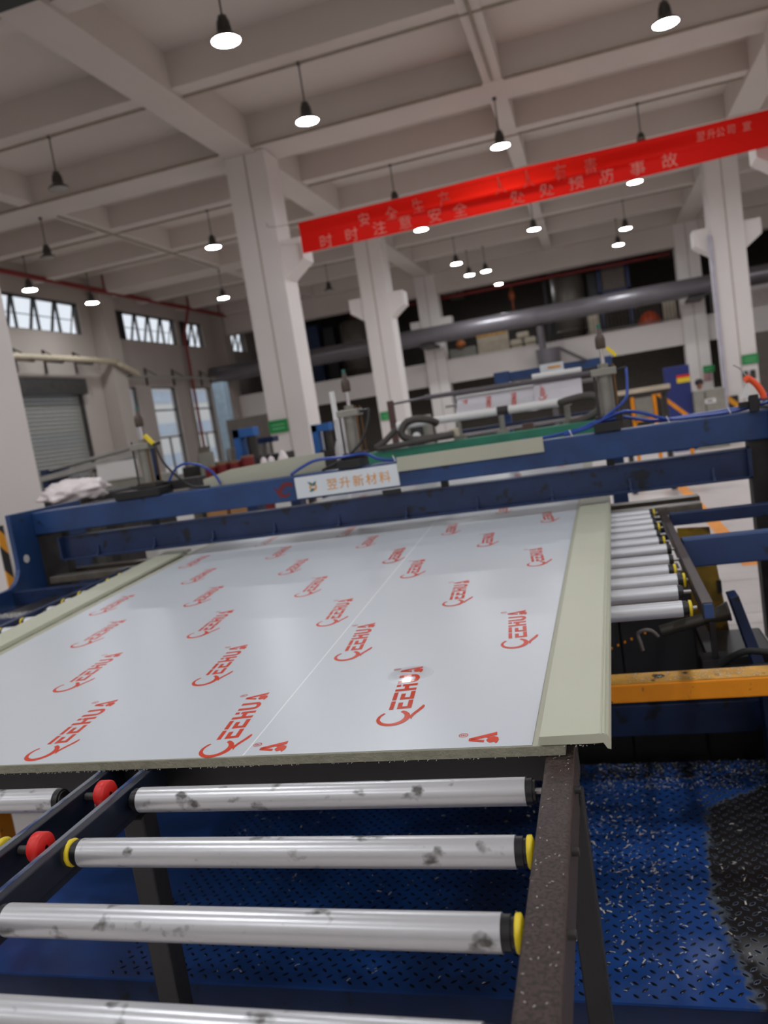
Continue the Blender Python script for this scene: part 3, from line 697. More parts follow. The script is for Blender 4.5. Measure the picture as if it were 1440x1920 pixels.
# film bump added to catch a lamp's highlight; the print follows it
BUX, BUY, BUR, BUH = -.522, 1.845, .07, .0037
def bump_h(x, y):
    r2 = ((x-BUX)**2+(y-BUY)**2)/BUR**2; return BUH*(1-r2)**2 if r2 < 1 else 0
m = MB(); vs = []; N = 20
for i in range(N+1):
    for j in range(40):
        r, t = BUR*i/N, 2*math.pi*j/40; x, y = BUX+r*math.cos(t), BUY+r*math.sin(t); vs.append((x, y, ZT+.0020+bump_h(x, y)))
m.add(vs, [(i*40+j, (i+1)*40+j, (i+1)*40+(j+1) % 40, i*40+(j+1) % 40) for i in range(N) for j in range(40)], True)
m.build('highlight_bump', FILMGLOSS, f2)
def bump_gloss(mat):                      # glossy on the added bump, as matt as the rest of the film at its rim
    nt = mat.node_tree; tc = nt.nodes.new('ShaderNodeTexCoord'); d = nt.nodes.new('ShaderNodeVectorMath'); d.operation = 'DISTANCE'
    d.inputs[1].default_value = (BUX+1.1, BUY-3.5, ZT-1.0+.003); nt.links.new(tc.outputs['Object'], d.inputs[0])
    mr = nt.nodes.new('ShaderNodeMapRange'); mr.interpolation_type = 'SMOOTHSTEP'
    for k, v in ((1, .032), (2, .069), (3, .13), (4, .31)): mr.inputs[k].default_value = v
    nt.links.new(d.outputs['Value'], mr.inputs[0]); nt.links.new(mr.outputs[0], nt.nodes['Principled BSDF'].inputs['Roughness'])
bump_gloss(FILMGLOSS)
def bump_logo():
    o = [c for c in f2.children if c.name.startswith('printed_mark') and abs(c.location.x+OFF[f2.as_pointer()].x+.495) < .06 and abs(c.location.y+OFF[f2.as_pointer()].y-1.60) < .09][0]
    me = LOGO.copy(); bm = bmesh.new(); bm.from_mesh(me)
    bmesh.ops.subdivide_edges(bm, edges=bm.edges, cuts=3, use_grid_fill=True); a = o.rotation_euler.z; off = OFF[f2.as_pointer()]
    for v in bm.verts:
        x = off.x+o.location.x+1.06*(v.co.x*math.cos(a)-v.co.y*math.sin(a)); y = off.y+o.location.y+1.06*(v.co.x*math.sin(a)+v.co.y*math.cos(a))
        v.co.z = bump_h(x, y)
    bm.to_mesh(me); bm.free(); me.materials.clear(); me.materials.append(INKGLOSS); o.data = me
bump_logo()
def lone_a(film, x, y, ang, z):
    o = logo(film, x, y, ang, z, LOGOA); a = math.radians(90-ang); p = Vector((x, y))-.24*Vector((math.cos(a), math.sin(a)))-.03*Vector((-math.sin(a), math.cos(a)))
    off = OFF[film.as_pointer()]; o.location = Vector((p.x, p.y, z))-off
lone_a(f2, -.287, 1.427, -6, zr); lone_a(f1, -.729, 1.425, -8, zr)

def moulding(lab, x_in, x_out, ya, yb, flip):
    """extruded edge profile: flat leaf, two beads, rounded lip that hangs below"""
    prof = [(0, .0), (.80, .0), (.90, .001), (.95, -.010), (1.0, -.012), (1.0, .004), (.985, .013), (.955, .0175), (.94, .0155), (.925, .0182), (.90, .0195), (.885, .0172), (.86, .0188), (.78, .0182), (0, .0165)]
    m = MB(); vs = []; N = 24
    for i in range(N+1):
        y = ya+(yb-ya)*i/N; a, b = x_in(y), x_out(y)
        vs += [(a+(b-a)*u, y, ZT+.0028+h) for u, h in prof]
    n = len(prof)
    m.add(vs, [(i*n+k, i*n+(k+1) % n, (i+1)*n+(k+1) % n, (i+1)*n+k) for i in range(N) for k in range(n)]+[tuple(range(n)), tuple(range(N*n+n-1, N*n-1, -1))])
    o = m.build('edge_moulding', MOULD); o['label'] = lab; o['category'] = 'moulding'; return o
moulding('beige edge moulding laid along the right border of the board', lambda y: -.171+(y-1.418)*.0085, lambda y: -.046+(y-1.396)*.02 if y < 4.6 else .018, 1.40, 5.2, 1)
moulding('beige edge moulding laid along the left border of the board', lambda y: -2.268-(y-2.415)*.166, lambda y: -2.456-(y-2.63)*.19, 1.45, 4.55, -1)
# ragged plastic burr along the sawn front edges
m = MB()
for i in range(150):
    x = random.uniform(-1.5, -.06); z = 1.0 if x < -.13 else ZT+.0005
    y = Y0-.004+random.uniform(-.002, .003); l = random.uniform(.0012, .0035)
    p = Vector((x, y, z)); q = p+Vector((random.uniform(-1, 1), -.3, random.uniform(-1, .1))).normalized()*l
    m.bar(p, q, .0007, .0007)
o = m.build('sawn_burr', SHAVE, bd); o['kind'] = 'stuff'

# ================================================================ CUTTING GANTRY
ga = thing('cutting_gantry', 'dark blue steel gantry of two long beams spanning the board', 'machine', (-1.4, 4.45, FZ))
poly = [(4.2, 1.435), (4.93, 1.435), (4.93, FZ), (3.1, FZ), (3.1, .97), (3.9, .97), (4.05, .975)]
for i in range(7):
    t = math.radians(90*i/6); poly.append((4.06+.14*math.sin(t), 1.115-.14*math.cos(t)))
def plate(x0, x1, lab):
    m = MB(); m.prism(poly, 'X', x0, x1); return m
pl = plate(-3.69, -3.655, '').build('side_plate', BLUE, ga, bevel=.003)
m = MB(); m.lathe((-3.655, 4.275, 1.135), [(.027, .0005), (.0, .0005)], 24, 'X')
m.build('bolt_hole', WHITE, pl)
MB().lathe((-3.655, 4.275, 1.135), [(.027, .0), (.032, .002), (.034, .0)], 24, 'X').build('hole_rim', DKBLUE, pl)
plate(.835, .87, '').build('side_plate', BLACK, ga, bevel=.003)
MB().box(-3.655, .835, 4.40, 4.54, 1.268, 1.417).build('upper_beam', BLUE, ga, bevel=.006)
lb = MB().box(-3.47, .73, 4.41, 4.425, 1.08, 1.228).build('lower_beam', DKBLUE, ga)
MB().box(-3.47, .73, 4.405, 4.5, 1.222, 1.232).build('top_flange', DKBLUE, lb, bevel=.002)
MB().box(-3.47, .73, 4.365, 4.5, 1.078, 1.09).build('bottom_flange', DKBLUE, lb, bevel=.002)
MB().box(.712, .73, 4.365, 4.5, 1.078, 1.232).box(-3.47, -3.452, 4.365, 4.5, 1.078, 1.232).split('end_plate', DKBLUE, lb)
rib = None
for i in range(10):
    x = .545-.416*i
    if rib is None:
        rib = MB().prism([(4.41, 1.15), (4.41, 1.09), (4.37, 1.09), (4.372, 1.095), (4.395, 1.108), (4.402, 1.15)], 'X', x-.006, x+.006).build('stiffener', DKBLUE, lb)
    else:
        c = rib.copy(); COL.objects.link(c); c.location.x -= .416*i
MB().box(-3.655, -3.47, 4.42, 4.5, .75, 1.3).box(.73, .835, 4.42, 4.52, .2, 1.3).split('guide_post', DARK, ga)
MB().box(-3.5, .46, 4.26, 4.36, .955, .9975).split('anvil_bed', GREYSTEEL, ga, bevel=.003)
MB().box(-3.62, .48, 4.52, 4.62, .955, .9975).split('anvil_bed', GREYSTEEL, ga, bevel=.003)
MB().box(.285, .835, 4.09, 4.15, .925, .985).build('cross_bar', DKBLUE, ga, bevel=.003)
MB().box(-3.655, -2.95, 4.09, 4.15, .87, .955).build('cross_bar', DKBLUE, ga, bevel=.003)
MB().box(.275, .835, 3.4, 3.47, .866, .986).build('cross_bar', BLUE, ga, bevel=.006)
MB().box(-.9, -.86, 4.43, 4.47, 1.23, 1.27).box(.02, .06, 4.43, 4.47, 1.23, 1.27).box(-2.8, -2.76, 4.43, 4.47, 1.23, 1.27).split('piston_link', BLACK, ga)
MB().box(-1.24, -1.13, 4.385, 4.4, 1.235, 1.262).build('sign_bracket', BLACK, ga)
# red hand paint on the upper beam, left of the sign
m = MB()
rp_ = [(-1.93, 1.37), (-1.905, 1.345), (-1.89, 1.365), (-1.86, 1.388), (-1.82, 1.385), (-1.80, 1.36), (-1.825, 1.355), (-1.845, 1.365), (-1.875, 1.345), (-1.885, 1.325), (-1.86, 1.312), (-1.845, 1.325), (-1.83, 1.31), (-1.865, 1.295), (-1.9, 1.30), (-1.915, 1.325)]
m.add([(x+.02, 4.3985, z) for x, z in rp_], [tuple(range(len(rp_)))])
m.build('paint_mark', M('dull_red_paint', (104, 30, 36), .5), ga)
# sign plate with the company name
sg = thing('name_plate', 'white sign with leaf emblem and orange characters on the upper blue beam', 'sign', (-1.45, 4.392, 1.34))
MB().box(-1.766, -1.128, 4.385, 4.397, 1.279, 1.405).build('plate', SIGNWHITE, sg, bevel=.002)
for c, x in zip('翌升新材料', (-1.535, -1.455, -1.372, -1.292, -1.21)):
    letter(c, .072, (x, 4.3835, 1.340), GOLD, sg, 'sign_character')
m = MB(); m.lathe((-1.655, 4.3845, 1.338), [(.024, 0), (.013, -.0003)], 22, 'Y'); m.build('emblem_ring', GOLD, sg)
m = MB()
for pts in ([(-1.688, 1.372), (-1.664, 1.366), (-1.652, 1.346), (-1.668, 1.350)], [(-1.628, 1.372), (-1.648, 1.364), (-1.662, 1.342), (-1.640, 1.348)], [(-1.684, 1.312), (-1.660, 1.312), (-1.645, 1.330), (-1.664, 1.330)]):
    m.add([(x, 4.3825, z) for x, z in pts], [(0, 1, 2, 3)])
m.build('emblem_leaf', TEAL, sg)

# pneumatic cylinders standing on the upper beam
def cylinder(x, base_w, lab):
    t = thing('pneumatic_cylinder', lab, 'cylinder', (x, 4.5, 1.417), 'cylinders on the gantry')
    y = 4.5; z0 = 1.417
    MB().box(x-base_w, x+base_w*.6, y-.115, y+.06, z0, z0+.05).build('base_block', BLACK, t, bevel=.003)
    MB().box(x-.07, x+.07, y-.05, y+.05, z0+.05, z0+.085).split('bottom_cap', DARK, t, bevel=.003)
    MB().cyl((x, y, z0+.085), (x, y, 1.715), .04, n=24).build('barrel', GREYCYL, t)
    for i, j in ((-1, -1), (1, -1), (1, 1), (-1, 1)):
        MB().cyl((x+i*.052, y+j*.045, z0+.07), (x+i*.052, y+j*.045, 1.77), .006, n=8).build('tie_rod', BRONZE if i > 0 else DARK, t)
    MB().box(x-.066, x+.066, y-.058, y+.058, 1.715, 1.755).build('top_cap', GREYCYL, t, bevel=.004)
    MB().cyl((x, y, 1.755), (x, y, 1.78), .028, n=16).build('gland', GREYCYL, t)
    MB().cyl((x+.002, y, 1.77), (x+.002, y, 1.88), .012, n=14).build('piston_rod', CHROME, t)
    MB().lathe((x+.002, y, 1.86), [(.001, 0), (.024, 0), (.027, .01), (.027, .05), (.022, .07), (.014, .075), (.014, .105), (.001, .108)], 16).build('rod_nut', M('rusty_nut', (74, 60, 52), .5), t)
    MB().cyl((x+.002, y, 1.955), (x+.002, y, 1.99), .011, n=12).build('tip', M('teal_cap', (44, 96, 88), .5), t)
    f = MB().bar((x+.03, y-.03, 1.86), (x+.075, y-.03, 1.81), .018, .018) if x > -2 else MB().bar((x+.05, y-.04, 1.80), (x+.1, y-.04, 1.74), .022, .022)
    if x > -.5 or x < -2: f.build('yellow_fitting', YELLOW, t)
    MB().cyl((x+.066, y, 1.735), (x+.12, y, 1.74), .009, n=8).build('elbow', BLACK, t)
    return t
cylinder(-2.795, .2, 'grey pneumatic cylinder at the left of the gantry, yellow fitting')
cylinder(-1.395, .09, 'grey pneumatic cylinder above the white sign, no yellow fitting')
cylinder(.062, .085, 'grey pneumatic cylinder at the right, above the beam beside the orange gun')
MB_ = MB().box(-2.99, -2.5, 4.56, 4.7, 1.43, 1.49)
tag(MB_.build('valve_block', DARK, bevel=.004), 'dark valve block beside the left cylinder on the beam', 'valve block')

def hose(pts, r, mat, lab, cat='hose', name='air_hose'):
    return tag(MB().tube(pts, r, 8, 6).build(name, mat), lab, cat, 'air hoses on the gantry')
hose([(.99, 4.46, 1.52), (.86, 4.46, 1.49), (.75, 4.46, 1.445), (.6, 4.46, 1.437), (.47, 4.46, 1.437), (.31, 4.46, 1.435), (.22, 4.47, 1.455), (.14, 4.48, 1.478), (.06, 4.44, 1.476), (-.02, 4.43, 1.475), (-.1, 4.43, 1.45), (-.3, 4.44, 1.43), (-.42, 4.5, 1.43)], .009, HOSEBLUE, 'long blue hose along the beam top from right end past the right cylinder')
hose([(.9, 4.45, 1.46), (.7, 4.44, 1.429), (.5, 4.44, 1.428), (.36, 4.44, 1.436), (.24, 4.44, 1.485), (.15, 4.43, 1.51), (.08, 4.42, 1.50), (.01, 4.42, 1.475), (-.06, 4.42, 1.45), (-.18, 4.42, 1.43)], .009, HOSEBLUE, 'blue hose arching high in front of the right cylinder foot')
hose([(.18, 4.5, 1.74), (.175, 4.47, 1.66), (.16, 4.44, 1.58), (.1, 4.42, 1.53), (.03, 4.42, 1.49)], .008, HOSEBLUE, 'short blue hose dropping down the right side of right cylinder')
hose([(-1.275, 4.5, 1.74), (-1.285, 4.46, 1.66), (-1.33, 4.43, 1.56), (-1.42, 4.42, 1.49), (-1.52, 4.42, 1.45), (-1.6, 4.44, 1.425)], .008, BLACK, 'black hose crossing down in front of the middle cylinder')
hose([(-1.80, 4.43, 1.425), (-1.72, 4.43, 1.462), (-1.62, 4.43, 1.49), (-1.45, 4.41, 1.487), (-1.32, 4.42, 1.487), (-1.25, 4.43, 1.45), (-1.17, 4.44, 1.427), (-1.0, 4.46, 1.428)], .009, HOSEBLUE, 'blue hose arching over the beam above the white sign')
hose([(-2.69, 4.46, 1.74), (-2.64, 4.44, 1.62), (-2.56, 4.43, 1.52), (-2.47, 4.44, 1.44), (-2.36, 4.46, 1.425)], .008, BLACK, 'black hose slanting down right from the left cylinder')
hose([(-2.66, 4.5, 1.49), (-2.60, 4.5, 1.56), (-2.52, 4.5, 1.585), (-2.42, 4.5, 1.56), (-2.34, 4.5, 1.50), (-2.3, 4.49, 1.43)], .008, HOSEBLUE, 'blue hose in a low arch right of the left cylinder')
for x, w in ((.36, 'middle one of the three at right'), (.66, 'rightmost, near the orange gun'), (-.14, 'left of the right cylinder foot'), (-1.14, 'just above the right end of white sign')):
    tag(MB().bar((x, 4.41, 1.42), (x-.012, 4.41, 1.455), .007, .004).build('cable_tie', WHITE), 'small white cable tie round the hoses, '+w, 'cable tie', 'cable ties')
# beige offcut strips
tag(MB().box(-1.126, -.297, 4.384, 4.398, 1.358, 1.44).build('board_offcut', BEIGE, bevel=.001), 'beige offcut strip fixed to the front of the upper beam right of sign', 'offcut')
o = MB().prism([(-2.42, 1.418), (-1.60, 1.418), (-1.60, 1.527), (-1.75, 1.528), (-2.22, 1.508), (-2.42, 1.47)], 'Y', 4.5, 4.515).build('board_offcut', BEIGE)
tag(o, 'large beige offcut standing on the upper beam left of the middle cylinder', 'offcut')
# orange blow gun
gn = thing('air_blow_gun', 'orange air blow gun with bent nozzle hung at the right beam end', 'air gun', (.78, 4.4, 1.417))
MB().tube([(.742, 4.38, 1.59), (.765, 4.38, 1.575), (.79, 4.38, 1.545), (.812, 4.38, 1.50), (.815, 4.38, 1.475)], .016, 12, 5).build('grip', ORANGE, gn)
MB().cyl((.735, 4.38, 1.575), (.76, 4.38, 1.588), .018, n=14).build('gun_head', ORANGE, gn)
MB().tube([(.69, 4.38, 1.663), (.715, 4.38, 1.645), (.728, 4.38, 1.628), (.75, 4.38, 1.59)], .0035, 8).build('nozzle', STEEL, gn)
MB().prism([(.70, 1.49), (.745, 1.575), (.75, 1.56), (.745, 1.49)], 'Y', 4.372, 4.388).build('trigger', clear('translucent_plastic', (235, 235, 235), .3), gn)
MB().box(.745, .79, 4.37, 4.40, 1.417, 1.50).box(.70, .80, 4.39, 4.42, 1.44, 1.47).build('holder', BLACK, gn)
# shavings lying on the left end of the base frame
sb = tag(MB().box(-3.655, -2.85, 3.3, 3.4, .90, .955).build('frame_bar', DKBLUE, bevel=.003), 'dark blue bar under the left end of the rollers, heaped with shavings', 'bar')

# ================================================================ MACHINE BASE BELOW THE BOARD
mb_ = thing('machine_base', 'machine base with black boxes added for the shade below the board at the right', 'machine', (-1.2, 3.8, FZ))
MB().box(-3.4, -.02, 3.55, 4.2, FZ, .9).build('housing', BLACK, mb_)  # black box added for the shadow inside the machine
MB().box(-3.0, .83, 3.46, 3.54, .12, .26).build('base_beam', DKBLUE, mb_, bevel=.004)
MB().box(-.02, .30, 3.56, 4.1, FZ, .74).build('shade_filler', BLACK, mb_, bevel=.01)  # black box added to keep the gap below the board dark
MB().box(.30, .62, 3.58, 3.96, FZ, .42).build('low_shade_filler', BLACK, mb_, bevel=.01)  # lower black box added to fill the shade behind the base beam
for i in range(6): MB().cyl((-.06+i*.03, 3.553, .5+i*.012), (-.06+i*.03, 3.54, .5+i*.012), .005, n=8).build('brass_bolt', AMBER, mb_)
yb = thing('amber_beam', 'amber painted square beam with worn dirty top, right of the board', 'beam', (0, 2.65, FZ))
MB().box(-2.8, 1.2, 2.60, 2.70, .615, .68).build('beam', AMBER, yb, bevel=.006)
MB().box(-2.6, 1.2, 2.604, 2.697, .6801, .6825).build('worn_top', AMBERTOP, yb)
MB().box(1.05, 1.15, 2.61, 2.69, FZ, .62).box(-2.75, -2.65, 2.61, 2.69, FZ, .62).split('leg', AMBER, yb)
mo = thing('drive_motor', 'black greasy motor and shaft behind the amber beam', 'motor', (.25, 2.95, FZ))
MB().cyl((.13, 2.98, .735), (.28, 2.99, .765), .022, n=18).cyl((.28, 2.99, .765), (.37, 3.0, .785), .018, .034, n=16).build('motor_body', M('greasy_olive', (44, 42, 34), .3), mo)
MB().cyl((.375, 3.0, .786), (.368, 3.0, .785), .036, n=16).build('flange', DARK, mo)
MB().box(.30, .32, 2.97, 3.0, .62, .76).build('post', BLACK, mo); MB().box(.26, .36, 2.95, 3.05, .56, .62).build('stand', BLACK, mo); MB().box(.29, .33, 3.03, 3.56, .57, .61).build('bracket_arm', BLACK, mo)
MB().tube([(.12, 2.97, .72), (.10, 2.96, .745), (.075, 2.96, .75), (.05, 2.97, .735), (.055, 2.97, .70), (.06, 2.97, .67)], .007, 7).build('rag', M('dirty_rag', (116, 108, 106), .9), mo)
MB().tube([(.32, 2.94, .61), (.40, 2.9, .665), (.52, 2.9, .66), (.75, 2.9, .74)], .013, 8).build('cable', RUBBER, mo); MB().tube([(.33, 2.94, .60), (.42, 2.88, .615), (.6, 2.9, .62)], .009, 8).build('cable', RUBBER, mo)
oy = thing('oily_guard', 'oily yellow sheet metal guard behind the right roller rail', 'guard', (.4, 3.8, FZ))
MB().prism([(.305, .93), (.45, .92), (.49, .40), (.485, FZ), (.305, FZ)], 'Y', 3.98, 4.0).build('panel', OILY, oy)
MB().box(.455, .475, 3.97, 4.01, .60, .66).build('latch', BLACK, oy)
bw_ = tag(MB().prism([(.405, .78), (.44, .785), (.525, .44), (.525, .002), (.49, .002), (.485, .42)], 'Y', 3.2, 3.3).build('slanted_bracket', DKBLUE, bevel=.003), 'dark blue slanted bracket right of the oily guard', 'bracket')
tag(MB().box(.53, .7, 3.0, 3.3, .002, .42).build('junction_box', DKBLUE, bevel=.006), 'dark blue box on the plate floor at the right edge', 'box')
# floor markings
tag(MB().box(1.1, 1.25, 5.6, 14, FZ, FZ+.004).build('floor_marking', AMBER), 'amber line painted on the pale floor at right', 'marking', kind='thing')
pp = thing('white_panel_pallet', 'pale panels lying side by side on the floor behind the right rails', 'panels', (.85, 5.8, FZ))
for i in range(9):
    y = 4.98+i*.235; MB().box(.55, 2.2, y, y+.228, FZ+.01, -.01+random.uniform(-.003, .003)).build('panel', FLOOR, pp, bevel=.003)
MB().box(.6, 2.1, 5.0, 5.08, FZ, FZ+.012).build('batten', TAN, pp)

# ================================================================ DIAMOND PLATE PLATFORM
pf = thing('diamond_plate_platform', 'blue diamond plate platform with a worn black patch at right', 'platform', (-.4, 2.7, FZ))
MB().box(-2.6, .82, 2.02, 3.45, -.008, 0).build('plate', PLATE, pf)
MB().box(-2.6, .82, 2.022, 2.05, FZ, -.008).box(-2.6, .82, 2.4, 2.45, FZ, -.008).box(-2.6, .82, 3.38, 3.44, FZ, -.008).split('frame_bar', DKBLUE, pf)
m = MB(); P = .0245
for i in range(115):
    for j in range(57):
        if (i+j) % 2: continue
        x, y = -1.75+i*P, 2.045+j*P
        if x > .8 or y > 3.43: continue
        a = math.radians(42 if j % 2 else 138); c, s_ = math.cos(a), math.sin(a)
        def lug(L_, w_, h_, z_):
            pts = [(-L_, 0, 0), (-L_*.45, -w_*.8, 0), (0, -w_, 0), (L_*.45, -w_*.8, 0), (L_, 0, 0), (L_*.45, w_*.8, 0), (0, w_, 0), (-L_*.45, w_*.8, 0), (-L_*.4, 0, h_), (L_*.4, 0, h_)]
            m.add([(x+c*u-s_*v, y+s_*u+c*v, h+z_) for u, v, h in pts], [(0, 1, 8), (1, 2, 9, 8), (2, 3, 9), (3, 4, 9), (4, 5, 9), (5, 6, 9), (6, 7, 8, 9), (7, 0, 8)], True)
        if x > .19 and y < 3.2:
            m.cur = 1; lug(.0152, .0068, .0004, .0002)
        m.cur = 0; lug(.0122, .0048, .0026, .0003)
o = m.build('raised_lugs', [LUG, RING], pf); o['kind'] = 'stuff'
tag(MB().box(.255, .5, 1.96, 2.03, FZ, .004).build('angle_strip', STEEL, bevel=.002), 'short bright steel strip at the platform front edge, lower right corner', 'strip')
st = tag(MB().box(-2.8, 1.3, .9, 1.9, FZ-.0, FZ+.03).build('step_plate', DKBLUE), 'lower dark blue step in front of the diamond plate platform', 'step')
# shavings: curled flakes on the platform, on the rails, heaped at the left
m = MB()
def flake(x, y, z, s):
    a = random.uniform(0, 6.28); b = random.uniform(-.6, .6); c, d = math.cos(a), math.sin(a); w = s*random.uniform(.15, .35)
    pts = [(-s, -w, 0), (s*.1, -w, s*.25), (s, -w, b*s*.4+.2*s), (s, w, b*s*.4+.2*s), (s*.1, w, s*.3), (-s, w, 0)]
    m.add([(x+c*u-d*v, y+d*u+c*v, z+.001+abs(h)) for u, v, h in pts], [(0, 1, 4, 5), (1, 2, 3, 4)])
for i in range(1300):
    if random.random() < .55: x, y = random.gauss(-.12, .17), random.gauss(2.75, .32)
    else: x, y = random.uniform(-1.7, .35), random.uniform(2.05, 3.44)
    if 2.03 < y < 3.44: flake(x, y, .001, random.choice((.002, .003, .004, .005, .008)))
for i in range(900): flake(random.uniform(-.2, .6), random.uniform(3.2, 3.45), .002, random.uniform(.002, .006))
for i in range(60): flake(random.uniform(-.165, -.115), random.uniform(.6, 1.43), .998, .0016)
for i in range(1500):
    x = random.uniform(-3.6, -2.86); flake(x, random.uniform(3.3, 3.4), .955+random.random()*.012*(1-((x+3.2)/.42)**2 if abs(x+3.2) < .42 else 0), .005)
for i in range(250): flake(random.uniform(-3.65, -.9), random.uniform(4.40, 4.45), 1.418, .003)
for i in range(200): flake(random.uniform(-.0, .4), random.uniform(2.605, 2.69), .683, .004)
o = m.build('shavings', SHAVE); tag(o, 'white plastic shavings scattered over the plate floor and rails', 'shavings', kind='stuff')
sh2 = MB()
for i in range(900):
    x, y = random.uniform(-.3, .65), random.uniform(3.3, 3.45); s = random.uniform(.006, .016); a = random.uniform(0, 6)
    sh2.add([(x+s*math.cos(a), y+s*math.sin(a), .003), (x-s*math.sin(a)*.6, y+s*math.cos(a)*.6, .006), (x-s*math.cos(a), y-s*math.sin(a), .003)], [(0, 1, 2)])
tag(sh2.build('dark_debris', RUBBER), 'black rubbish swept against the back of the plate floor', 'debris', kind='stuff')
# ================================================================ FILM LAMINATOR BEHIND THE GANTRY
lm = thing('film_laminator', 'film laminating station behind the gantry with printed film sheet', 'machine', (-.8, 7.0, FZ))
MB().box(-1.80, .06, 5.96, 6.06, 1.33, 1.43).build('green_beam', GREEN, lm, bevel=.004)
MB().box(-2.85, .15, 5.9, 6.1, 1.25, 1.33).build('lower_beam', DARK, lm, bevel=.004)
MB().box(-1.6, -1.5, 5.98, 7.05, 1.27, 1.33).box(.03, .11, 5.98, 7.05, 1.27, 1.33).split('side_bar', DARK, lm)
MB().box(-1.58, -1.52, 6.62, 6.68, 1.33, 1.43).box(.04, .1, 6.62, 6.68, 1.33, 1.43).split('riser', DARK, lm)
MB().cyl((-1.45, 7.0, 1.81), (.13, 7.0, 1.79), .022, n=14).cyl((-1.76, 7.0, 1.80), (-1.45, 7.0, 1.81), .012, n=10).build('guide_shaft', GREYPIPE, lm)
MB().box(-1.80, -1.75, 6.97, 7.03, 1.27, 1.83).box(.08, .13, 6.97, 7.03, 1.27, 1.83).split('upright', M('brown_upright', (84, 60, 56), .5), lm)
MB().cyl((-1.30, 7.12, 1.70), (-1.18, 7.12, 1.70), .012, n=8).cyl((-1.2, 7.12, 1.735), (.12, 7.12, 1.735), .018, n=12).split('film_core', STEEL, lm)
MB().cyl((-.50, 7.1, 1.835), (-.08, 7.1, 1.83), .028, n=18).cyl((-1.19, 7.1, 1.755), (-.47, 7.1, 1.75), .024, n=18).cyl((-.02, 7.1, 1.79), (.12, 7.1, 1.79), .02, n=14).split('film_roll', WHITE, lm)
sheet = MB().add([(-1.17, 7.06, 1.765), (-.49, 7.06, 1.76), (-.49, 6.85, 1.55), (-1.17, 6.85, 1.60)], [(0, 1, 2, 3)]).add([(-.49, 7.05, 1.80), (-.09, 7.05, 1.81), (-.09, 6.83, 1.60), (-.49, 6.83, 1.55)], [(0, 1, 2, 3)])
so = sheet.build('hanging_film', M('white_film_sheet', (206, 204, 210), .35, var=.03), lm); so.modifiers.new('t', 'SOLIDIFY').thickness = .001
off = OFF[lm.as_pointer()]
for x, z in ((-1.08, 1.63), (-.87, 1.63), (-.65, 1.625), (-.40, 1.665), (-.14, 1.69)):
    o = bpy.data.objects.new('printed_mark', LOGO); COL.objects.link(o); o.parent = lm
    y = (7.06-(1.765-z)*.977 if x < -.49 else 7.05-(1.80-z)*.9)-.012
    o.location = Vector((x, y, z))-off; o.rotation_mode = 'QUATERNION'
    o.rotation_quaternion = Quaternion((1, 0, 0), math.radians(46)) @ Quaternion((0, 0, 1), math.radians(90)); o.scale = (.55, .8, 1)
MB().cyl((-1.62, 6.5, 1.60), (-.18, 6.5, 1.59), .032, n=18).build('white_tube', WHITE, lm)
MB().cyl((-.77, 6.5, 1.595), (-.68, 6.5, 1.595), .038, n=18).build('tube_coupling', DARK, lm)
MB().box(-1.6, .1, 6.6, 6.7, 1.43, 1.485).build('blue_rail', DKBLUE, lm, bevel=.004)
MB().cyl((-1.35, 6.25, 1.45), (.0, 6.25, 1.46), .013, n=10).build('steel_rod', CHROME, lm)
for x in (-1.05, -.71, -.21):
    MB().cyl((x, 6.2, 1.42), (x, 6.2, 1.565), .022, n=12).box(x-.045, x+.045, 6.16, 6.24, 1.42, 1.45).split('post', GREYCYL, lm)
MB().box(-1.10, -1.03, 6.0, 6.08, 1.455, 1.52).build('corner_block', CREAM, lm, bevel=.008)
MB().box(-.55, -.47, 6.1, 6.2, 1.43, 1.475).build('slider', M('brown_slider', (92, 70, 62), .5), lm)
tag(MB().tube([(-.20, 6.05, 1.43), (-.11, 6.05, 1.44), (0, 6.05, 1.48), (.035, 6.05, 1.54), (-.0, 6.05, 1.595), (-.08, 6.05, 1.61), (-.19, 6.05, 1.60), (-.25, 6.1, 1.59)], .03, 12, 6).build('corrugated_hose', CORR), 'thick grey hose loop at the right end of the green beam', 'hose', 'thick hose loops')
tag(MB().tube([(-1.06, 6.0, 1.478), (-1.2, 6.0, 1.475), (-1.38, 6.0, 1.48), (-1.47, 6.02, 1.53), (-1.44, 6.04, 1.61), (-1.35, 6.05, 1.635), (-1.25, 6.05, 1.615), (-1.2, 6.1, 1.58)], .03, 12, 6).build('corrugated_hose', CORR), 'thick grey hose loop at the left end of the green beam', 'hose', 'thick hose loops')
tag(MB().tube([(-1.06, 5.95, 1.478), (-1.3, 5.95, 1.465), (-1.66, 5.95, 1.455), (-1.60, 5.95, 1.50), (-1.50, 5.97, 1.58)], .024, 12, 6).build('corrugated_hose', CORR), 'dark hose lying along the green beam, bent back at its left end', 'hose', 'thick hose loops')
MB().box(-2.85, -2.75, 5.95, 6.1, FZ, 1.25).box(.05, .15, 5.95, 6.1, FZ, 1.25).box(-2.85, -2.75, 6.9, 7.05, FZ, 1.2).box(.05, .15, 6.9, 7.05, FZ, 1.2).split('leg', DKBLUE, lm)
MB().box(-2.85, .15, 6.9, 7.05, 1.2, 1.27).build('bed_frame', DKBLUE, lm)
rf = thing('rear_gantry', 'blue rear gantry with a small white sign beyond the film sheet', 'machine', (-.3, 8.0, FZ))
MB().box(-.90, .2, 7.97, 8.07, 1.86, 1.945).build('beam', BLUE, rf, bevel=.006)
MB().box(-.93, -.78, 7.95, 8.09, 1.80, 1.96).build('end_block', BLUE, rf, bevel=.006)
MB().box(-.90, -.82, 7.97, 8.07, FZ, 1.86).box(.08, .16, 7.97, 8.07, FZ, 1.86).split('leg', BLUE, rf)
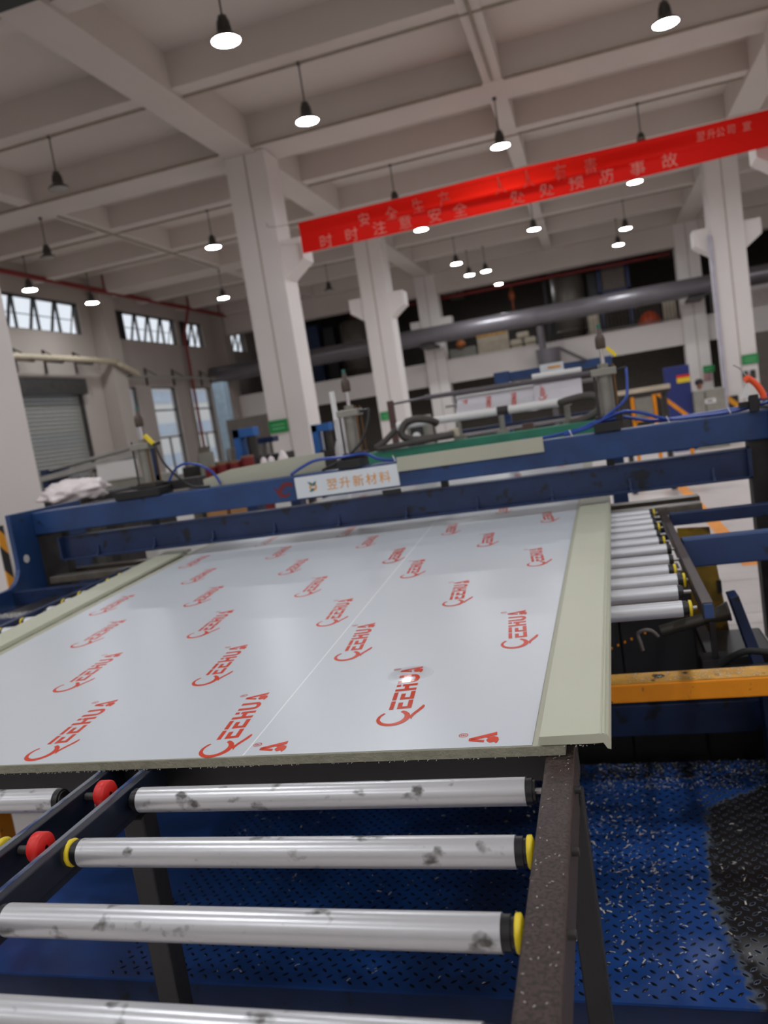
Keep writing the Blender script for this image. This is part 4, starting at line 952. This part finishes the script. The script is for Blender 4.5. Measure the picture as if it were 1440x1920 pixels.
MB().box(-.475, -.25, 7.945, 7.965, 1.885, 1.965).build('sign_plate', SIGNWHITE, rf)
MB().box(-.40, -.28, 7.938, 7.945, 1.915, 1.935).build('sign_lettering', GOLD, rf)
cb = thing('control_box', 'grey control box with a round dial left of the laminator hoses', 'cabinet', (-1.84, 8.35, FZ))
MB().box(-1.95, -1.72, 8.2, 8.5, FZ, 1.66).build('body', GREY, cb, .01); MB().box(-1.9, -1.77, 8.17, 8.2, 1.35, 1.55).build('dial_plate', DARK, cb)
MB().lathe((-1.84, 8.165, 1.45), [(.001, -.006), (.04, -.006), (.045, .0)], 20, 'Y').build('dial', WHITE, cb)
sp = thing('plastic_wrap_roll', 'tall clear wrap hanging from a pole left of the middle cylinder', 'wrap', (-1.66, 5.0, 1.0212))
MB().cyl((-1.65, 5.0, 1.0212), (-1.65, 5.0, 1.9), .018, n=12).build('pole', WHITE, sp)
MB().tube([(-1.62, 5.0, 1.72), (-1.61, 5.0, 1.6), (-1.64, 5.0, 1.5), (-1.6, 5.0, 1.3)], .05, 10).build('wrap', clear('clear_wrap', (230, 226, 226), .45, .2), sp)

# ================================================================ LEFT SIDE OF THE HALL
ex = thing('profile_line', 'grey machine with pale panels and rollers in front of the shutter', 'machine', (-6.5, 9.2, FZ))
MB().box(-7.3, -5.5, 9.0, 9.5, 1.22, 1.44).build('table', GREY, ex, bevel=.01)
MB().bar((-7.2, 9.1, 1.60), (-5.75, 9.1, 1.74), .3, .07).bar((-7.05, 9.15, 1.71), (-5.7, 9.15, 1.84), .3, .03).split('pale_panel', M('pale_grey_panel', (166, 166, 162), .5), ex)
MB().box(-6.3, -5.72, 8.95, 8.99, 1.46, 1.68).build('white_guard', WHITE, ex)
for i in range(9): MB().cyl((-6.75+i*.06, 9.0, 1.43), (-6.75+i*.06, 9.0, 1.585), .022, n=10).build('guide_roller', STEEL, ex)
MB().box(-7.2, -7.1, 9.0, 9.5, 1.4, 1.72).box(-5.62, -5.5, 8.95, 9.1, 1.3, 1.80).split('upright', DKBLUE, ex)
MB().box(-7.2, -5.6, 9.1, 9.5, FZ, 1.26).build('cabinet', DARK, ex)
tag(MB().box(-6.1, -5.1, 7.4, 7.9, FZ, 1.38).build('dark_chest', BLACK, bevel=.02), 'black machine chest behind the left cylinder', 'chest')
bag = bpy.data.meshes.new('bag'); bmm = bmesh.new(); bmesh.ops.create_icosphere(bmm, subdivisions=4, radius=1)
from mathutils import noise
for v in bmm.verts:
    d = v.co.copy(); n1 = noise.noise(d*2.2+Vector((3, 1, 2)))*.35+abs(noise.noise(d*5))*.32
    v.co = Vector((d.x*.27, d.y*.18, d.z*.095))*(1+n1)
bmm.to_mesh(bag); bmm.free(); bag.materials.append(PLASTICBAG)
for p in bag.polygons: p.use_smooth = True
o = bpy.data.objects.new('plastic_bag', bag); COL.objects.link(o); o.location = (-4.11, 5.5, 1.478)
tag(o, 'crumpled white plastic bag heaped behind the left end of the gantry', 'bag')
table('side_bench', 'dark bench under the white plastic bag', 'bench', -4.6, -3.75, 5.25, 5.75, 1.30, 1.37, DARK)
for i, x in enumerate((-4.70, -4.53, -4.36, -4.19)):
    h = (1.42, 1.44, 1.44, 1.48)[i]
    t = thing('red_drum', ('leftmost of four dark red drums behind the beige offcut', 'second from left of four dark red drums', 'third from left of four dark red drums', 'rightmost and tallest of four dark red drums')[i], 'drum', (x, 9.0, 1.1), 'dark red drums')
    MB().cyl((x, 9.0, 1.1), (x, 9.0, h), .08, n=20).build('body', REDDRUM, t); MB().cyl((x, 9.0, h), (x, 9.0, h+.025), .082, n=20).build('lid', M('tan_lid', (140, 96, 72), .6), t)
table('work_table', 'dark work table carrying the red drums', 'table', -4.9, -3.3, 8.8, 9.5, 1.0, 1.1, DARK)
for i, x in enumerate((-3.98, -3.88, -3.72)):
    o = MB().lathe((x, 9.0, 1.1), [(.001, 0), (.05+.03*(i == 2), 0), (.055+.05*(i == 2), .2), (.035, .33+.05*(i == 2)), (.001, .36+.05*(i == 2))], 14).build('white_sack', PLASTICBAG)
    tag(o, ('white sack right of the red drums, leftmost of three', 'white sack right of the red drums, middle of three', 'large white sack with faint print against the big column foot')[i], 'sack', 'white sacks on the work table')
vb = thing('extruder', 'dark extruder with blue frame in the distance left of big column', 'machine', (-5.2, 10.6, FZ))
MB().box(-5.9, -4.35, 10.4, 11.0, 1.28, 1.45).build('barrel_bed', DARK, vb, bevel=.01)
for i in range(6): MB().cyl((-5.25+i*.12, 10.7, 1.45), (-5.25+i*.12, 10.7, 1.62), .045, n=12).build('heater_band', STEEL, vb)
MB().box(-4.9, -4.4, 10.4, 10.6, 1.62, 1.70).build('cover', DKBLUE, vb)
MB().box(-5.9, -5.7, 10.5, 10.9, FZ, 1.3).box(-4.6, -4.4, 10.5, 10.9, FZ, 1.3).split('leg', GREY, vb)
MB().box(-5.55, -5.35, 10.3, 10.4, 1.2, 1.62).build('control_panel', GREY, vb)
def blue_press(x, y, h, lab):
    t = thing('blue_stand', lab, 'machine', (x, y, FZ))
    MB().box(x-.05, x+.05, y-.1, y+.1, FZ, h).build('column', BRIGHTBLUE, t, bevel=.005)
    MB().box(x-.05, x+.26, y-.1, y+.1, h-.12, h).build('arm', BRIGHTBLUE, t, bevel=.005)
    MB().cyl((x+.18, y, h-.42), (x+.18, y, h-.12), .07, n=14).build('motor', DARK, t); MB().box(x+.05, x+.3, y-.12, y+.12, FZ, h-.42).build('body', DARK, t)
blue_press(-4.72, 10.0, 1.86, 'bright blue machine stand left of the big column')
blue_press(-4.32, 12.0, 1.78, 'bright blue machine stand just right of the big column')
tag(MB().prism([(-8.0, FZ), (-7.6, FZ), (-7.3, 1.72), (-7.5, 1.72)], 'Y', 14.0, 14.1).build('step_ladder', GREYSTEEL), 'grey folding ladder before the tall windows', 'ladder')
tag(MB().box(-10.2, -8.9, 20.9, 21.4, FZ, 2.4).build('dark_cabinet', DARKROOM, bevel=.02), 'tall dark cabinet far off left of the big column', 'cabinet')
tag(MB().box(-11.6, -11.2, 23.2, 23.6, FZ, 3.7).build('blue_grey_tank', M('pale_blue_paint', (150, 172, 188), .5), bevel=.03), 'pale blue tall panel beside the right tall window', 'panel')
# things glimpsed between the two beams at the left
tag(MB().box(-3.9, -3.3, 6.0, 6.3, .55, .95).build('white_crate', WHITE, bevel=.01), 'white crate seen through the gap under the beams at left', 'crate')
table('crate_stand', 'small grey stand under the white crate', 'stand', -3.95, -3.25, 5.95, 6.35, .48, .55, GREY)
for i, (x, mtl) in enumerate(((-4.0, TAN), (-3.72, TAN), (-3.45, REDDRUM), (-3.2, WHITE))):
    o = MB().box(x-.12, x+.12, 7.6, 7.85, .85, 1.06+.015*(i % 2)).build('carton', mtl, bevel=.01)
    tag(o, ('tan carton seen in the beam gap, left of two', 'tan carton seen in the beam gap, right of two', 'dark red carton seen in the gap between the beams', 'white carton seen in the gap between the beams')[i], 'carton', 'cartons behind the gantry')
table('low_table', 'low grey table carrying cartons behind the gantry', 'table', -4.3, -2.9, 7.5, 8.0, .75, .85, GREY)

# ================================================================ RIGHT SIDE OF THE HALL
bc = thing('blue_cabinet', 'tall dark blue cabinet with a yellow and red notice', 'cabinet', (1.93, 20.2, FZ))
MB().box(1.66, 2.20, 20.0, 20.6, FZ, 1.89).build('body', M('cabinet_blue', (30, 44, 110), .45), bc, bevel=.015)
MB().box(1.9, 2.19, 19.985, 20.0, 1.49, 1.60).build('yellow_notice', YELLOW, bc); MB().box(1.9, 2.19, 19.985, 20.0, 1.60, 1.67).build('red_notice', RED, bc)
gc = thing('grey_cabinet', 'grey electrical cabinet with a white label plate', 'cabinet', (2.55, 20.0, FZ))
MB().box(2.2, 2.87, 19.7, 20.3, FZ, 1.25).build('body', GREY, gc, bevel=.02)
MB().box(2.43, 2.66, 19.685, 19.7, .93, 1.03).build('label_plate', WHITE, gc); MB().box(2.47, 2.6, 19.678, 19.685, .965, .995).build('label_print', BLACK, gc)
MB().box(2.43, 2.45, 19.69, 19.7, FZ+.1, 1.2).build('door_seam', DARK, gc)
yr = thing('yellow_stair_rail', 'amber tubular stair frame behind the right cylinder', 'railing', (1.1, 14.5, FZ))
m = MB(); Y_ = 14.5
for a, b in (((.62, Y_, 1.45), (1.0, Y_, 1.48)), ((.62, Y_, 1.45), (.62, Y_, FZ)), ((.98, Y_, 1.48), (.98, Y_, FZ)), ((.98, Y_, 1.48), (1.5, Y_, .95)), ((1.5, Y_, .95), (1.5, Y_, FZ)), ((.62, Y_, 1.0), (.98, Y_, 1.0))):
    m.bar(a, b, .06, .06)
m.build('rail', AMBER, yr); MB().box(.66, .94, 14.45, 14.55, 1.05, 1.38).build('panel', GREY, yr)
tag(MB().box(.35, 1.15, 13.2, 13.5, 1.49, 1.56).build('pale_plank', CREAM), 'pale plank lying across the amber frame', 'plank')
table('plank_stand', 'dark trestle under the pale plank', 'trestle', .36, 1.14, 13.22, 13.48, 1.43, 1.49, DARK)
tag(MB().box(4.35, 8.6, 24.0, 29.0, FZ, 2.5).build('dark_enclosure', DARKROOM), 'dark enclosure in the shade right of the right column', 'enclosure')

# the worker: only the head shows above the grey cabinet
def person():
    me = bpy.data.meshes.new('person'); bm = bmesh.new(); sk = bm.verts.layers.skin.verify()
    J = {}
    def v(n, p, r):
        J[n] = bm.verts.new(p); J[n][sk].radius = r if isinstance(r, tuple) else (r, r)
    x, y, g = 2.48, 20.95, FZ
    v('pel', (x, y, g+.82), (.15, .11)); v('wai', (x, y-.02, g+.98), (.14, .10)); v('che', (x, y-.06, g+1.2), (.16, .11)); v('nec', (x, y-.09, g+1.36), .055)
    v('hd0', (x, y-.11, g+1.43), .07); v('hd1', (x, y-.12, g+1.52), .085); v('hd2', (x, y-.12, g+1.59), .06)
    for s, n in ((-1, 'l'), (1, 'r')):
        v('hip'+n, (x+s*.1, y, g+.76), .085); v('kne'+n, (x+s*.11, y-.03, g+.44), .06); v('ank'+n, (x+s*.11, y, g+.08), .042); v('toe'+n, (x+s*.12, y-.16, g+.04), .035)
        v('sho'+n, (x+s*.18, y-.07, g+1.29), .06); v('elb'+n, (x+s*.23, y-.1, g+1.02), .045); v('wri'+n, (x+s*.2, y-.3, g+.92), .03); v('han'+n, (x+s*.19, y-.38, g+.92), .035)
    E = [('pel', 'wai'), ('wai', 'che'), ('che', 'nec'), ('nec', 'hd0'), ('hd0', 'hd1'), ('hd1', 'hd2')]
    for n in 'lr': E += [('pel', 'hip'+n), ('hip'+n, 'kne'+n), ('kne'+n, 'ank'+n), ('ank'+n, 'toe'+n), ('che', 'sho'+n), ('sho'+n, 'elb'+n), ('elb'+n, 'wri'+n), ('wri'+n, 'han'+n)]
    for a, b in E: bm.edges.new((J[a], J[b]))
    bm.verts.index_update(); ri = J['pel'].index; bm.to_mesh(me); bm.free()
    me.skin_vertices[0].data[ri].use_root = True
    o = bpy.data.objects.new('person', me); COL.objects.link(o)
    s = o.modifiers.new('skin', 'SKIN'); s.use_smooth_shade = True; d = o.modifiers.new('sub', 'SUBSURF'); d.levels = d.render_levels = 1
    dg = bpy.context.evaluated_depsgraph_get(); dg.update(); m2 = bpy.data.meshes.new_from_object(o.evaluated_get(dg))
    o.modifiers.clear(); o.data = m2; m2.materials.clear()
    for q in (CLOTH, SKIN): m2.materials.append(q)
    for p in m2.polygons:
        p.use_smooth = True; c = p.center; p.material_index = 1 if (c.z > g+1.37 or c.y < y-.33) else 0
    tag(o, 'person behind the grey cabinet, dark hair, head and pale collar showing', 'person'); OFF[o.as_pointer()] = Vector((0, 0, 0))
    hx, hy, hz = x, y-.12, g+1.52
    MB().lathe((hx, hy+.012, hz), [(.098, -.02), (.102, .03), (.09, .075), (.055, .105), (.001, .115)], 20).build('hair', HAIR, o)
    for s in (-1, 1):
        MB().lathe((hx+s*.032, hy-.083, hz-.005), [(.001, -.006), (.01, -.004), (.012, .004)], 10, 'Y').build('eye', BLACK, o)
        MB().lathe((hx+s*.088, hy+.005, hz-.01), [(.001, -.015), (.018, -.008), (.02, .01), (.001, .016)], 10, 'X').build('ear', SKIN, o)
    MB().prism([(hy-.08, hz-.005), (hy-.112, hz-.035), (hy-.08, hz-.04)], 'X', hx-.012, hx+.012).build('nose', SKIN, o)
    MB().box(hx-.025, hx+.025, hy-.088, hy-.075, hz-.066, hz-.058).build('mouth', RED, o)
    MB().cyl((x, y-.09, g+1.335), (x, y-.1, g+1.385), .085, .07, n=16).build('collar', WHITE, o)
    return o
person()

# ================================================================ ON THE MEZZANINE
DZ = 3.5
def vessel(x, y, r, z1, mat, name, lab):
    t = thing(name, lab, 'vessel', (x, y, DZ))
    MB().lathe((x, y, DZ), [(.001, 0), (r, 0), (r, z1-DZ-.1), (r*.7, z1-DZ), (.001, z1-DZ)], 24).build('shell', mat, t)
    MB().lathe((x, y, DZ+.5), [(r, -.03), (r+.03, -.03), (r+.03, .03), (r, .03)], 24).split('band', mat, t); return t
VES = M('grey_vessel', (112, 106, 98), .45, .3)
vessel(-.5, 32.2, .62, 6.5, VES, 'mixing_vessel', 'tall grey mixing vessel in the middle of the mezzanine')
vessel(-9.2, 32.2, .62, 6.0, VES, 'mixing_vessel', 'tall pale vessel on the mezzanine seen beside the second column')
for i, (x, w) in enumerate(((-11.0, .5), (-10.3, .45), (-8.2, .35))):
    tag(MB().box(x-w/2, x+w/2, 32.0, 32.5, DZ, 6.1-.2*i).build('dark_tank', (DKBLUE, BLACK, DARK)[i], bevel=.02), ('dark blue tank on the mezzanine right of the big column', 'black tank on the mezzanine left of the pale vessel', 'narrow dark tank on the mezzanine right of the pale vessel')[i], 'tank')
hp = thing('vessel_hoist', 'black post and motor standing left of the grey mixing vessel', 'hoist', (-1.35, 32.0, DZ))
MB().box(-1.4, -1.3, 31.9, 32.0, DZ, 6.3).split('post', BLACK, hp); MB().box(-1.6, -1.18, 31.8, 32.1, 6.2, 6.55).build('motor', BLACK, hp)
tag(MB().box(.25, .5, 32.0, 32.3, DZ, 6.45).box(.5, .6, 32.1, 32.3, DZ, 6.3).build('black_mast', BLACK), 'black mast between the vessel and the blue frame', 'mast')
bf = thing('blue_lift_frame', 'dark blue frame holding a grey hopper on the mezzanine', 'frame', (1.2, 32, DZ))
FB = M('frame_blue', (24, 44, 96), .45)
MB().box(.62, .74, 31.9, 32.1, DZ, 6.45).box(1.66, 1.78, 31.9, 32.1, DZ, 6.4).box(.62, 1.78, 31.9, 32.1, 6.28, 6.42).box(.62, 1.78, 31.9, 32.1, 5.1, 5.22).build('frame', FB, bf)
MB().box(.78, 1.62, 32.0, 32.6, 5.25, 6.25).build('hopper', M('hopper_grey', (108, 96, 88), .5), bf)
ta = thing('bag_tank', 'ribbed white big bag at mezzanine edge with yellow top', 'bag', (-3.5, 31.4, DZ))
m = MB()
for i in range(11): m.cyl((-4.05+i*.11, 31.3, DZ), (-4.05+i*.11, 31.3, 4.42), .07, n=8)
m.build('ribbed_side', CREAM, ta); MB().box(-4.1, -2.95, 31.2, 31.7, 4.3, 4.4).build('yellow_rim', AMBERTOP, ta)
for i, (x, z) in enumerate(((-2.62, DZ), (-2.1, DZ), (-2.62, DZ+.26), (-2.1, DZ+.26), (-2.35, DZ+.5))):
    o = MB().box(x-.24, x+.24, 31.2, 31.7, z, z+.24).build('filled_sack', CREAM, bevel=.07)
    tag(o, 'cream filled sack in the pile '+('bottom left', 'bottom right', 'middle left', 'middle right', 'on top')[i]+' at mezzanine edge', 'sack', 'sack pile on the mezzanine')
tag(MB().box(-5.25, -4.2, 31.3, 31.9, DZ, 4.05).build('grey_bin', GREY, bevel=.02), 'grey bin left of the ribbed white bag', 'bin')
tag(MB().lathe((-4.75, 31.2, 4.05), [(.001, 0), (.16, .03), (.2, .16), (.1, .28), (.001, .3)], 12).build('orange_bundle', M('dull_orange', (186, 110, 60), .7)), 'orange bundle on the grey bin on the mezzanine', 'bundle')
tag(MB().lathe((2.28, 31.35, DZ), [(.001, 0), (.42, 0), (.4, .35), (.25, .6), (.001, .7)], 16).build('orange_drum', M('strong_orange', (206, 72, 22), .5)), 'orange rounded machine behind the mezzanine railing', 'drum')
tag(MB().box(.1, .5, 31.0, 31.4, DZ, 4.45).build('pale_sack_stack', CREAM, bevel=.05), 'pale sack stack at the railing right of the vessel', 'sack')
tag(MB().box(2.75, 3.2, 30.9, 31.2, DZ, 4.65).build('pale_machine', CREAM, bevel=.03), 'pale box at the right end of the mezzanine railing', 'box')
rl = thing('mezzanine_railing', 'grey metal railing along the mezzanine edge right of the vessel', 'railing', (1.6, 30.4, 3.62))
MB().cyl((.0, 30.4, 4.62), (3.2, 30.4, 4.62), .025, n=8).cyl((.0, 30.4, 3.7), (3.2, 30.4, 3.7), .02, n=8).split('handrail', STEEL, rl)
b0 = None
for i in range(26):
    if b0 is None: b0 = MB().cyl((.03, 30.4, 3.62), (.03, 30.4, 4.62), .012, n=6).build('baluster', GREYSTEEL, rl)
    else:
        c = b0.copy(); COL.objects.link(c); c.location.x += i*.126
hk = thing('hoist_hook', 'orange chain hoist hanging from the red pipe', 'hoist', (-2.55, 31.2, 5.98))
MB().lathe((-2.55+.0, 31.2, 5.55), [(.001, -.12), (.09, -.06), (.13, .08), (.1, .22), (.03, .3), (.03, .5)], 12).cyl((-2.55, 31.2, 5.45), (-2.55, 31.2, 5.1), .03, n=8).build('hoist_body', M('dark_orange', (150, 74, 40), .6), hk)
tag(MB().box(4.6, 7.2, 31.0, 33.0, DZ, 4.9).build('white_sack_heap', PLASTICBAG, bevel=.2), 'pile of white sacks far right on the mezzanine', 'sacks')
tag(MB().box(-13.0, -11.9, 31.5, 32.2, DZ, 4.8).build('blue_tank', BRIGHTBLUE, bevel=.05), 'blue tank on the mezzanine before the rightmost upper window', 'tank')
